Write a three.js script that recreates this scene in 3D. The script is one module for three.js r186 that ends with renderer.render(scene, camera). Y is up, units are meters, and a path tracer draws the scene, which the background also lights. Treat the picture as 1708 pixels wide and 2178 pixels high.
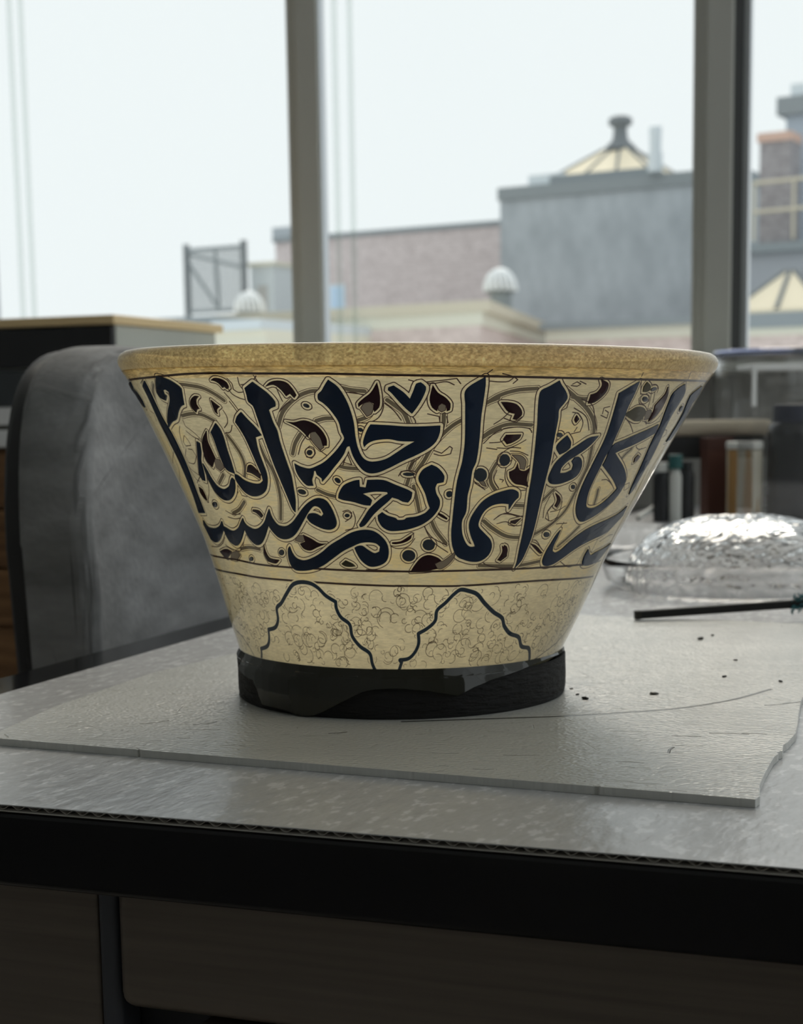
import * as THREE from 'three';
import { mergeGeometries, mergeVertices, toCreasedNormals } from 'three/addons/utils/BufferGeometryUtils.js';
import { RoundedBoxGeometry } from 'three/addons/geometries/RoundedBoxGeometry.js';
import { TessellateModifier } from 'three/addons/modifiers/TessellateModifier.js';
import { ImprovedNoise } from 'three/addons/math/ImprovedNoise.js';

// ---------------------------------------------------------------- camera, sky, exposure
const scene = new THREE.Scene();
const TABLE = 0.75, CARD = TABLE + 0.003, MAT = CARD + 0.0035;
const camera = new THREE.PerspectiveCamera(2 * Math.atan(1373 / 3500) * 180 / Math.PI, 1708 / 2746, 0.05, 500);
camera.setViewOffset(1708, 2746, 0, 0, 1708, 2178);           // the picture is the upper part of the lens's full frame
camera.position.set(0, MAT + 0.147, 0.865);
camera.rotation.set(-Math.atan(498 / 3500), 0, -0.0153, 'YXZ');
camera.focus = 0.70;
camera.userData.fStop = 13;
scene.add(camera);
scene.background = new THREE.Color().setRGB(0.86, 0.925, 0.93);   // even overcast sky
scene.backgroundIntensity = 1.08;
const renderer = new THREE.WebGLRenderer({ antialias: true });
renderer.toneMapping = THREE.LinearToneMapping;
renderer.toneMappingExposure = 1.0;
renderer.shadowMap.enabled = true;
const SUN = 1.85;
if (SUN) {
  // the veiled sun behind the overcast, above the window head and a little to the right
  const sun = new THREE.DirectionalLight(0xfff6e6, SUN);
  sun.position.set(0.5, 4.6, -4.2); sun.target.position.set(0, 0.8, 0);
  sun.castShadow = true; sun.shadow.radius = 50; sun.shadow.mapSize.set(2048, 2048);
  Object.assign(sun.shadow.camera, { left: -4, right: 4, top: 4, bottom: -4, near: 0.1, far: 14 });
  scene.add(sun, sun.target);
}

// ---------------------------------------------------------------- helpers
let seed = 7;
const rnd = () => { seed = (seed * 1664525 + 1013904223) >>> 0; return seed / 4294967296; };
const rr = (a, b) => a + (b - a) * rnd();
const noise = new ImprovedNoise();
const fbm = (x, y, z, o = 4) => { let s = 0, a = 0.5; for (let i = 0; i < o; i++) { s += a * noise.noise(x, y, z); x *= 2.03; y *= 2.03; z *= 2.03; a *= 0.5; } return s; };
const used = new Map();
function numbered(n) { const k = used.get(n) ?? 0; used.set(n, k + 1); return k ? n + '_' + String(k).padStart(3, '0') : n; }
function tag(o, label, category, group) { o.userData.label = label; o.userData.category = category; if (group) o.userData.group = group; return o; }
function base(name, x, y, z, turn = 0) { const g = new THREE.Group(); g.name = numbered(name); g.position.set(x, y, z); g.rotation.y = turn; scene.add(g); return g; }
function part(parent, name, geo, mat) { const m = new THREE.Mesh(geo, mat); m.name = name; const n = parent.children.filter((c) => c.name.replace(/_\d{3}$/, '') === name).length; if (n) m.name += '_' + String(n).padStart(3, '0'); m.castShadow = m.receiveShadow = true; parent.add(m); return m; }
const struct = (name, x = 0, y = 0, z = 0, turn = 0) => { const g = base(name, x, y, z, turn); g.userData.kind = 'structure'; return g; };
const at = (g, x, y, z) => g.translate(x, y, z);
const rbox = (w, h, d, r = 0.002) => new RoundedBoxGeometry(w, h, d, 2, Math.min(r, w / 2.1, h / 2.1, d / 2.1));
const box = (x0, x1, y0, y1, z0, z1, r) => { const g = r ? rbox(x1 - x0, y1 - y0, z1 - z0, r) : new THREE.BoxGeometry(x1 - x0, y1 - y0, z1 - z0); return at(g, (x0 + x1) / 2, (y0 + y1) / 2, (z0 + z1) / 2); };
const lathe = (p, n = 64) => new THREE.LatheGeometry(p.map(([r, y]) => new THREE.Vector2(r, y)), n);
const merge = (l) => mergeGeometries(l.map((g) => { const c = g.index ? g.toNonIndexed() : g; for (const k of Object.keys(c.attributes)) if (!['position', 'normal', 'uv'].includes(k)) c.deleteAttribute(k); return c; }));
const tube = (p, r, n = 24, k = 8) => new THREE.TubeGeometry(new THREE.CatmullRomCurve3(p.map((q) => new THREE.Vector3(...q))), n, r, k);
const srgb = (r, g, b) => new THREE.Color().setRGB(r / 255, g / 255, b / 255, THREE.SRGBColorSpace);
const std = (c, rough, o = {}) => new THREE.MeshStandardMaterial({ color: c, roughness: rough, ...o });
const phy = (c, rough, o = {}) => new THREE.MeshPhysicalMaterial({ color: c, roughness: rough, ...o });
// a tileable field of lattice noise as a texture; paint(v, x, y) gives a grey level or [r, g, b], 0..255
function field(size, cells, octaves, paint, colour = true) {
  const oct = []; for (let o = 0; o < octaves; o++) { const nx = cells[0] << o, ny = cells[1] << o, a = new Float32Array(nx * ny); for (let i = 0; i < a.length; i++) a[i] = rnd(); oct.push([nx, ny, a]); }
  const data = new Uint8Array(size * size * 4), sm = (t) => t * t * (3 - 2 * t);
  for (let y = 0; y < size; y++) for (let x = 0; x < size; x++) {
    let v = 0, amp = 0.5, tot = 0;
    for (const [nx, ny, a] of oct) {
      const fx = x / size * nx, fy = y / size * ny, ix = Math.floor(fx), iy = Math.floor(fy), tx = sm(fx - ix), ty = sm(fy - iy);
      const g = (i, j) => a[((iy + j) % ny) * nx + (ix + i) % nx];
      v += amp * ((g(0, 0) * (1 - tx) + g(1, 0) * tx) * (1 - ty) + (g(0, 1) * (1 - tx) + g(1, 1) * tx) * ty); tot += amp; amp *= 0.62;
    }
    const c = paint(v / tot, x, y), k = (y * size + x) * 4;
    for (let i = 0; i < 3; i++) data[k + i] = Math.max(0, Math.min(255, c.length ? c[i] : c));
    data[k + 3] = 255;
  }
  const t = new THREE.DataTexture(data, size, size); t.magFilter = t.minFilter = THREE.LinearFilter; t.wrapS = t.wrapT = THREE.RepeatWrapping; if (colour) t.colorSpace = THREE.SRGBColorSpace; t.needsUpdate = true; return t;
}
const scaled = (t, x, y) => { const c = t.clone(); c.repeat.set(x, y); c.needsUpdate = true; return c; };
const stretch = (v, k = 2.2) => 0.5 + (v - 0.5) * k;
// uv in metres from the axis each face looks along
function boxUV(g, s = 1) {
  const q = g.index ? g.toNonIndexed() : g, p = q.attributes.position, n = q.attributes.normal, uv = new Float32Array(p.count * 2);
  for (let i = 0; i < p.count; i++) { const ax = Math.abs(n.getX(i)), ay = Math.abs(n.getY(i)), az = Math.abs(n.getZ(i)); const [a, b] = ax > ay && ax > az ? [p.getZ(i), p.getY(i)] : ay > az ? [p.getX(i), p.getZ(i)] : [p.getX(i), p.getY(i)]; uv[2 * i] = a / s; uv[2 * i + 1] = b / s; }
  q.setAttribute('uv', new THREE.BufferAttribute(uv, 2)); return q;
}

// the room and the bench stand at an angle to the lens: u runs right along the window wall, n from the window into the room
const YAW = -Math.atan(0.375), RU = [0.9363, 0.3511], RN = [-0.3511, 0.9363];
const room = (u, n) => [RU[0] * u + RN[0] * n, -2.1 + RU[1] * u + RN[1] * n];
const inRoom = (name, u, y, n, turn = 0) => { const [x, z] = room(u, n); return base(name, x, y, z, YAW + turn); };
const roomPart = (name) => { const g = struct(name, 0, 0, -2.1, YAW); return g; };   // local x = u, local z = n

// ---------------------------------------------------------------- room shell
const plaster = field(256, [8, 8], 4, (v) => { const k = 196 + 12 * stretch(v); return [k, k, k * 0.985]; });
const wallMat = std(0xffffff, 0.9, { map: plaster });
const floorTex = field(512, [6, 6], 5, (v) => { const k = 126 + 26 * stretch(v); return [k, k * 0.98, k * 0.95]; });
const floorMat = std(0xffffff, 0.6, { map: floorTex });
const U0 = -1.6, U1 = 2.95, N1 = 5.0, H = 3.4, SILL = 0.955, HEAD = 3.25;
part(roomPart('floor'), 'floor_slab', boxUV(box(U0 - 0.2, U1 + 0.2, -0.15, 0, -0.25, N1 + 0.2)), floorMat);
part(roomPart('ceiling'), 'ceiling_slab', boxUV(box(U0 - 0.2, U1 + 0.2, H, H + 0.15, -0.25, N1 + 0.2)), std(0xdededa, 0.95));
part(roomPart('wall_left'), 'wall_panel', boxUV(box(U0 - 0.2, U0, 0, H, -0.25, N1)), wallMat);
{
  // the right wall has a row of windows too: they light the chair and the torn edge of the mat from the side
  const w = roomPart('wall_right');
  part(w, 'wall_panel', boxUV(box(U1, U1 + 0.2, 0, SILL, -0.25, N1)), wallMat);
  part(w, 'wall_panel', boxUV(box(U1, U1 + 0.2, HEAD, H, -0.25, N1)), wallMat);
  for (const [a, b] of [[-0.25, 0.25], [1.75, 1.85], [3.35, N1]]) part(w, 'wall_panel', boxUV(box(U1, U1 + 0.2, SILL, HEAD, a, b)), wallMat);
}
part(roomPart('wall_front'), 'wall_panel', boxUV(box(U0 - 0.2, U1 + 0.2, 0, H, N1, N1 + 0.2)), wallMat);
{
  const w = roomPart('wall_back');
  part(w, 'wall_panel', boxUV(box(U0, U1, 0, SILL, -0.25, 0)), wallMat);
  part(w, 'wall_panel', boxUV(box(U0, U1, HEAD, H, -0.25, 0)), wallMat);
}
const ALU = std(srgb(196, 196, 191), 0.5), ALUDARK = std(srgb(120, 120, 118), 0.5), SILVER = std(srgb(190, 194, 198), 0.3, { metalness: 0.7 }), GASKET = std(srgb(92, 94, 96), 0.6);
const PANE = phy(0xffffff, 0.0, { transmission: 1, thickness: 0, ior: 1.5 });
{
  // mullions: [left, right, wide two-part one]
  const M = [[-1.64, -1.52], [-0.92, -0.838], [-0.204, -0.139], [0.52, 0.614], [1.33, 1.41], [2.1, 2.18], [2.87, 2.97]];
  const t = roomPart('trim_1');
  M.forEach(([a, b], i) => {
    const g = t, wide = i === 3;
    part(g, 'mullion', merge(wide ? [box(a, a + 0.014, SILL, HEAD, -0.028, -0.012, 0.002), box(a + 0.014, a + 0.026, SILL, HEAD, -0.028, -0.004, 0.003), box(a + 0.026, b - 0.026, SILL, HEAD, -0.028, 0.01, 0.003)]
      : [box(a, a + 0.02, SILL, HEAD, -0.028, -0.006, 0.002), box(a + 0.02, b - 0.002, SILL, HEAD, -0.028, 0.003, 0.003)]), ALU);
    if (wide) part(g, 'gasket', box(b - 0.026, b - 0.011, SILL, HEAD, -0.027, -0.004), GASKET);
    part(g, 'edge_strip', box(wide ? b - 0.0105 : b - 0.002, b, SILL, HEAD, -0.029, -0.003, 0.0008), SILVER);
  });
  part(t, 'sill_rail', box(U0, U1, SILL, 0.985, -0.11, 0.01, 0.003), ALU);
  part(t, 'head_rail', box(U0, U1, HEAD - 0.05, HEAD, -0.11, 0.01, 0.003), ALU);
  for (let i = 0; i + 1 < M.length; i++) {
    const w = roomPart('window_' + (i + 1));
    part(w, 'pane', box(M[i][1] - 0.004, M[i + 1][0] + 0.004, 1.0, HEAD - 0.04, -0.0202, -0.02), PANE);
  }
  [[0.25, 1.75], [1.85, 3.35]].forEach(([a, b], i) => {
    const w = roomPart('window_' + (M.length + i));
    part(w, 'pane', box(U1 + 0.08, U1 + 0.0802, SILL, HEAD, a, b), PANE);
    part(w, 'frame', merge([box(U1 + 0.05, U1 + 0.11, SILL, SILL + 0.05, a, b), box(U1 + 0.05, U1 + 0.11, HEAD - 0.05, HEAD, a, b), box(U1 + 0.05, U1 + 0.11, SILL, HEAD, (a + b) / 2 - 0.03, (a + b) / 2 + 0.03)]), ALU);
  });
  // pairs of clear plastic rods added to imitate faint vertical reflections on two panes
  const reflectionRod = phy(srgb(245, 247, 246), 0.08, { transmission: 1, thickness: 0, ior: 1.49 });
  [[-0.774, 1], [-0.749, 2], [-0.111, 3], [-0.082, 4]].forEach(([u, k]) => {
    const c = inRoom('pane_reflection_rod', u, 0, -0.008); tag(c, ['', 'clear plastic rod standing for a reflection at the left window pane, left one of its pair', 'clear plastic rod standing for a reflection at the left window pane, right one of its pair', 'clear plastic rod standing for a reflection just right of the middle mullion', 'clear plastic rod standing for a reflection at the middle pane, farther from the mullion'][k], 'pane reflection');
    part(c, 'rod', new THREE.CylinderGeometry(0.0058, 0.0058, HEAD - 0.06 - 1.0, 24).translate(0, (HEAD - 0.06 + 1.0) / 2, 0), reflectionRod); part(c, 'rod_cap', new THREE.CylinderGeometry(0.003, 0.003, 0.03, 12).translate(0, HEAD - 0.065, 0), ALU);
  });
  const s = inRoom('window_stool', 0, SILL, 0.06); s.userData.kind = 'structure'; s.name = 'trim_2';
  part(s, 'sill_board', at(rbox(4.5, 0.024, 0.16, 0.006), 0.67, 0.012, 0.02), std(srgb(206, 208, 200), 0.5));
}
// ---------------------------------------------------------------- roofs and buildings across the street
const BT = Math.atan(0.58), BC = Math.cos(BT), BS = Math.sin(BT);
const across = (name, dist, label, cat, group) => { const g = base(name, 0, 0, 0.865 - dist, -BT); tag(g, label, cat, group); return g; };   // local x runs along the facades, local z towards us
const brickTex = (a, b, c) => field(256, [16, 24], 4, (v, x, y) => { const j = (y % 16 < 2 || (x + (Math.floor(y / 16) % 2) * 16) % 32 < 2) ? 16 : 0, k = 22 * (stretch(v) - 0.5); return [a + k + j, b + k + j, c + k + j]; });
const brickPurple = std(0xffffff, 0.95, { map: brickTex(198, 188, 187) }), brickPink = std(0xffffff, 0.95, { map: brickTex(208, 192, 186) }), brickDark = std(0xffffff, 0.95, { map: brickTex(154, 150, 152) });  // tones here and below are lightened to carry the distance haze
const renderGrey = std(0xffffff, 0.9, { map: field(256, [6, 3], 5, (v) => { const k = 16 * (stretch(v) - 0.5); return [168 + k, 176 + k, 182 + k]; }) });
const stone = std(srgb(222, 220, 204), 0.9), leadGrey = std(srgb(140, 148, 152), 0.7), darkLead = std(srgb(120, 126, 130), 0.7), cream = std(srgb(245, 232, 204), 0.6), whiteMetal = std(srgb(240, 243, 244), 0.6), paleMetal = std(srgb(214, 222, 226), 0.5, { metalness: 0.2 }), tan = std(srgb(208, 200, 180), 0.8);
const M3 = (g) => boxUV(g, 3);
{
  const b = across('brick_building', 78, 'long purplish brick building with a flat parapet left of the grey block', 'building');
  part(b, 'wall', M3(box(-6.7, 7, -16, 9.05, -12, 0)), brickPurple);
  part(b, 'coping', box(-6.8, 7, 9.05, 9.27, -12, 0.12), leadGrey);
  part(b, 'parapet_pier', box(-6.8, -5.75, 9.05, 9.75, -3, 0.1), renderGrey);
  const w = part(b, 'window', box(-3.65, -2.75, 5.35, 6.9, -0.05, 0.06), paleMetal);
  part(w, 'pane', box(-3.55, -2.85, 5.45, 6.8, 0.05, 0.08), std(srgb(186, 212, 236), 0.25));
}
{
  const b = across('grey_block', 72, 'tall blank grey rendered block crowned by a roof skylight', 'building');
  part(b, 'wall', M3(box(5.0, 15.2, -16, 9.4, -10, 0)), renderGrey);
  part(b, 'parapet', box(4.95, 15.25, 9.4, 9.9, -10, 0.14), leadGrey);
  part(b, 'roof_hatch', box(6.1, 7.75, 9.9, 10.36, -4, -0.4), paleMetal);
  part(b, 'roof_kerb', box(7.1, 11.35, 9.9, 10.25, -4.6, -0.3), leadGrey);
}
function skylight(name, dist, x0, x1, y0, apexY, topHalf, label, n) {
  const b = across(name, dist, label, 'skylight');
  const cx = (x0 + x1) / 2, w = (x1 - x0) / 2, cz = -0.4 - w, corner = (k, f, y) => { const a = Math.PI / 4 + k * Math.PI / 2; return [cx + f * Math.SQRT2 * Math.cos(a), y, cz + f * Math.SQRT2 * Math.sin(a)]; };
  for (let s = 0; s < 4; s++) for (let i = 0; i < n; i++) {
    const lo = (t) => corner(s, w, y0).map((v, j) => v + (corner(s + 1, w, y0)[j] - v) * t), hi = (t) => corner(s, topHalf, apexY).map((v, j) => v + (corner(s + 1, topHalf, apexY)[j] - v) * t);
    const q = [lo(i / n), lo((i + 1) / n), hi((i + 1) / n), hi(i / n)], inn = q.map((p) => [p[0], p[1] - 0.06, p[2]]);
    const g = new THREE.BufferGeometry(), v = [...q, ...inn]; g.setAttribute('position', new THREE.Float32BufferAttribute(v.flat(), 3)); g.setAttribute('uv', new THREE.Float32BufferAttribute(v.flatMap(() => [0, 0]), 2));
    g.setIndex([0, 2, 1, 0, 3, 2, 4, 5, 6, 4, 6, 7, 0, 1, 5, 0, 5, 4, 1, 2, 6, 1, 6, 5, 2, 3, 7, 2, 7, 6, 3, 0, 4, 3, 4, 7]);
    const f = g.toNonIndexed(); f.computeVertexNormals();
    part(b, 'panel', f, cream);
    part(b, 'rib', tube([lo(i / n), hi(i / n)], 0.06, 2, 6), darkLead);
  }
  return [b, cx, cz];
}
{
  const [b, cx, cz] = skylight('roof_skylight', 72, 7.3, 11.3, 10.25, 11.35, 0.5, 'cream panelled pyramid skylight with a finial on the grey block', 3);
  const f = part(b, 'finial', at(lathe([[0.0, 0], [0.75, 0], [0.62, 0.2], [0.32, 0.5], [0.27, 0.95], [0.34, 1.02], [0.48, 1.08], [0.48, 1.32], [0.3, 1.42], [0, 1.42]], 20), cx, 11.25, cz), darkLead);
}
{
  const b = across('vent_pipe', 71.5, 'pale tapered vent pipe standing right of the pyramid skylight', 'vent pipe');
  part(b, 'pipe', at(lathe([[0.3, 0], [0.28, 0.7], [0.22, 0.8], [0.25, 1.65], [0.16, 1.75], [0, 1.75]], 18), 11.62, 9.95, -0.15), paleMetal);
}
{
  const b = base('low_brick_building', 0, 0, 0, 0); tag(b, 'low pinkish brick building with a pale stone coping at its corner', 'building');
  const foot = (k) => { const s = new THREE.Shape(); [[-11 - k, -54.5 + k * 0.4], [2.335 + k, -45.8 + k], [5.5 + k, -60.5], [-9, -69]].forEach(([x, z], i) => (i ? s.lineTo(x, -z) : s.moveTo(x, -z))); return s; };
  const pr = (k, y0, y1) => { const g = new THREE.ExtrudeGeometry(foot(k), { depth: y1 - y0, bevelEnabled: false }); g.rotateX(-Math.PI / 2); return at(g, 0, y0, 0); };
  part(b, 'wall', M3(pr(0, -16, 3.25)), brickPink); part(b, 'frieze', pr(0.06, 3.25, 3.62), stone); part(b, 'coping', pr(0.25, 3.62, 3.92), tan);
}
{
  const b = across('low_parapet_building', 54, 'low brick building with a pale stone parapet under the grey block', 'building');
  part(b, 'wall', M3(box(5.3, 13, -16, 2.95, -12, 0)), brickPink); part(b, 'frieze', box(5.3, 13, 2.95, 3.3, -12, 0.06), stone); part(b, 'coping', box(5.2, 13.1, 3.3, 3.5, -12, 0.25), leadGrey);
}
function turbine(x, y, label) {
  const b = across('turbine_vent', 54, label, 'roof vent');
  part(b, 'stem', at(lathe([[0.34, 3.94 - y], [0.34, 0], [0.46, 0.02], [0.46, 0.08], [0, 0.08]], 20), x, y, -1), leadGrey);
  for (let i = 0; i < 16; i++) {
    const p = []; for (let k = 0; k <= 10; k++) { const a = k / 10 * Math.PI / 2, t = i / 16 * 2 * Math.PI + 0.25 * Math.sin(a); p.push([x + 0.5 * Math.cos(a) * Math.cos(t), y + 0.08 + 0.66 * Math.sin(a), -1 + 0.5 * Math.cos(a) * Math.sin(t)]); }
    part(b, 'vane', tube(p, 0.07, 10, 5), whiteMetal);
  }
  part(b, 'cap', at(new THREE.SphereGeometry(0.22, 16, 8, 0, 7, 0, 1.6).scale(1, 0.5, 1), x, y + 0.68, -1), whiteMetal);
}
turbine(3.25, 4.55, 'white domed turbine vent in front of the grey block, right one of two');
turbine(-6.45, 4.3, 'white domed turbine vent beside the steel lattice, left one of two');
{
  const b = across('roof_lattice', 66, 'dark steel lattice frame on the roofs left of the brick building', 'lattice');
  for (const x of [-10.2, -7.25]) part(b, 'post', box(x - 0.08, x + 0.08, 3, 8, -0.13, 0.13), darkLead);
  for (const y of [5.2, 7.75]) part(b, 'rail', box(-10.2, -7.2, y - 0.08, y + 0.08, -0.08, 0.08), leadGrey);
  for (const [x0, y0, x1, y1] of [[-10.1, 7.6, -7.3, 6.9], [-10.1, 7.2, -8.6, 5.3], [-8.7, 7.7, -8.6, 5.2]]) part(b, 'brace', tube([[x0, y0, 0], [x1, y1, 0]], 0.07, 2, 6), leadGrey);
  const net = []; for (let i = 0; i < 22; i++) { net.push(box(-10.1 + i * 0.13, -10.07 + i * 0.13, 5.2, 7.7, -0.02, 0.02)); net.push(box(-10.1, -7.25, 5.25 + i * 0.11, 5.275 + i * 0.11, -0.02, 0.02)); }
  const m = part(b, 'mesh_screen', merge(net), leadGrey);
}
{
  const b = across('roof_cabin', 67, 'whitish roof cabin between the lattice and the brick building', 'cabin');
  part(b, 'wall', box(-7.05, -5.9, 3, 7.0, -2, 0), paleMetal); part(b, 'door', box(-6.7, -6.2, 3.4, 6.2, 0, 0.05), std(srgb(190, 190, 188), 0.8)); part(b, 'roof', box(-7.2, -5.8, 7.0, 7.15, -2.1, 0.15), stone);
}
{
  const b = across('pale_roof', 42, 'low pale roof with a dark kerb at the window foot on the left', 'roof');
  part(b, 'wall', M3(box(-14, -4.0, -16, 3.1, -9, 0)), stone); part(b, 'coping', box(-14, -5.6, 3.1, 3.5, -9, 0.2), leadGrey); part(b, 'upstand', box(-5.6, -4.0, 3.1, 3.36, -9, 0.2), paleMetal);
}
{
  const b = across('dark_brick_tower', 64.6, 'dark brick tower with a reddish cap at the right window', 'building');
  part(b, 'wall', M3(box(14.3, 15.37, 6.31, 9.71, -1.2, 0)), brickDark); part(b, 'cap', box(14.23, 15.39, 9.71, 10.0, -1.2, 0.1), std(srgb(212, 180, 164), 0.9));
}
{
  const b = across('roof_railing', 64.4, 'pale two bar roof railing in front of the two right towers', 'railing');
  for (const y of [7.35, 8.3]) part(b, 'rail', tube([[14.2, y, 0.5], [18, y + 0.06, 0.5]], 0.07, 4, 6), tan);
  for (const x of [14.25, 15.6]) part(b, 'baluster', tube([[x, 6.4, 0.5], [x, 8.3, 0.5]], 0.05, 2, 6), tan);
}
{
  const b = across('blue_grey_tower', 67, 'pale blue grey tower with a heavy cornice at the right window edge', 'building');
  part(b, 'wall', M3(box(15.76, 20, 6.4, 10.85, -5, 0)), std(srgb(176, 188, 200), 0.8)); part(b, 'cornice', box(15.5, 20, 10.85, 11.45, -5.2, 0.3), leadGrey); part(b, 'attic', box(15.9, 20, 11.45, 11.9, -5, 0), paleMetal);
}
{
  const b = across('grey_roof_block', 63.9, 'wide grey block with a dark ledge under the two towers', 'building');
  part(b, 'wall', M3(box(13.6, 22, -16, 6.0, -10, 0)), std(srgb(168, 172, 178), 0.9)); part(b, 'ledge', box(13.5, 22, 6.0, 6.3, -10, 0.3), leadGrey);
  const w = part(b, 'window', box(16.1, 18.4, 3.6, 5.0, -0.05, 0.06), paleMetal); part(w, 'pane', box(16.25, 18.3, 3.75, 4.85, 0.04, 0.08), std(srgb(150, 168, 180), 0.2));
}
skylight('cream_skylight', 42, 8.5, 10.7, 3.04, 3.95, 0.12, 'low cream pyramid skylight at the right window, above the jars', 2);
{
  const b = across('near_brick_parapet', 42, 'brick parapet with greenish stone coping below the cream skylight', 'parapet');
  part(b, 'wall', M3(box(8.2, 14, -16, 2.45, -6, 0)), brickPink); part(b, 'coping', box(8.1, 14, 2.62, 2.95, -6, 0.15), leadGrey); part(b, 'frieze', box(8.2, 14, 2.45, 2.62, -6, 0.05), stone);
}
// ---------------------------------------------------------------- bench, cardboard and mat
const T0 = 0.476, T1 = 1.42, TN0 = 0.2, TN1 = 2.239, C0 = 0.521;      // the bench top in room coordinates
{
  const t = tag(inRoom('work_bench', 0, 0, 0), 'glossy black work bench top with a thick front edge, mostly under cardboard', 'bench'); t.position.set(0, 0, -2.1);
  part(t, 'bench_top', box(T0, T1, TABLE - 0.031, TABLE, TN0, TN1, 0.0025), std(srgb(7, 8, 13), 0.12));
  for (const u of [T0 + 0.05, T1 - 0.05]) part(t, 'leg', box(u - 0.025, u + 0.025, 0, TABLE - 0.031, TN0 + 0.05, TN0 + 0.1, 0.003), std(srgb(60, 60, 62), 0.5));
}
const steelTex = field(512, [4, 160], 3, (v) => { const k = 112 + 9 * (stretch(v) - 0.5); return [k * 1.02, k * 0.93, k * 0.85]; });
const steel = std(0xffffff, 0.42, { map: steelTex, metalness: 0.35 }), postMat = std(srgb(70, 72, 80), 0.5);
{
  const c = tag(inRoom('bench_cabinet', 0, 0, 0), 'brown grey drawer cabinet under the black bench edge', 'cabinet'); c.position.set(0, 0, -2.1);
  const f = TN1 - 0.03, y1 = TABLE - 0.031, xs = 0.7028;
  part(c, 'carcass', box(T0 + 0.03, T1 - 0.03, 0.06, y1 - 0.001, 1.8, f - 0.02, 0.002), std(srgb(34, 34, 38), 0.6));
  part(c, 'side_panel', boxUV(box(T0 + 0.03, xs - 0.0115, 0.06, y1 - 0.002, f - 0.02, f - 0.004, 0.002), 0.4), steel);
  part(c, 'stile', box(xs - 0.011, xs - 0.0015, 0.06, y1 - 0.002, f - 0.02, f - 0.002, 0.003), postMat);
  part(c, 'drawer', boxUV(at(rbox(0.62, 0.0555, 0.022, 0.0065), xs + 0.31, y1 - 0.0285, f - 0.008), 0.4), steel);
  const d2 = part(c, 'door', boxUV(at(rbox(0.58, 0.55, 0.02, 0.004), 0.7357 + 0.29, 0.6588 - 0.275, f - 0.009), 0.4), steel);
  part(d2, 'handle', at(rbox(0.12, 0.008, 0.012, 0.003), xs + 0.3, 0.56, f + 0.006), SILVER);
}
{
  // corrugated board: two liners and the fluted paper between, flutes running away from the front edge
  const c = tag(inRoom('cardboard_sheet', 0, 0, 0), 'white faced corrugated cardboard sheet covering most of the bench top', 'cardboard'); c.position.set(0, 0, -2.1);
  const mottle = field(512, [64, 34], 3, (v) => { const k = 192 + 8 * stretch(v, 2.6) + 22 * THREE.MathUtils.smoothstep(v, 0.6, 0.74); return [k, k, k * 1.01]; });
  const fibre = field(512, [40, 16], 4, (v) => 255 * stretch(v, 2), false);
  part(c, 'top_liner', boxUV(box(C0, T1, CARD - 0.0004, CARD, TN0 + 0.01, TN1 + 0.001), 0.25), std(0xffffff, 0.25, { map: mottle, bumpMap: fibre, bumpScale: 0.0002 }));
  part(c, 'bottom_liner', box(C0, T1, TABLE, TABLE + 0.0004, TN0 + 0.01, TN1 + 0.0005), std(srgb(196, 192, 186), 0.9));
  const g = new THREE.BufferGeometry(), v = [], idx = [], uv = [], pitch = 0.0072, per = 14, n = Math.round((T1 - C0) / pitch * per), mid = TABLE + 0.0015;
  for (let i = 0; i <= n; i++) { const x = C0 + (T1 - C0) * i / n, a = 2 * Math.PI * i / per, y = mid + 0.00088 * Math.sin(a); for (const [dy, z] of [[-0.00011, TN1 - 0.0006], [0.00011, TN1 - 0.0006], [-0.00011, TN1 - 0.25], [0.00011, TN1 - 0.25]]) { v.push(x, y + dy, z); uv.push(x, z); } }
  for (let i = 0; i < n; i++) { const a = i * 4, b = a + 4; idx.push(a, b, b + 1, a, b + 1, a + 1, a + 1, b + 1, b + 3, a + 1, b + 3, a + 3, a + 2, b + 2, b, a + 2, b, a); }
  g.setAttribute('position', new THREE.Float32BufferAttribute(v, 3)); g.setAttribute('uv', new THREE.Float32BufferAttribute(uv, 2)); g.setIndex(idx); const q = g.toNonIndexed(); q.computeVertexNormals();
  part(c, 'flute_sheet', q, std(srgb(214, 208, 198), 0.9));
}
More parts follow.
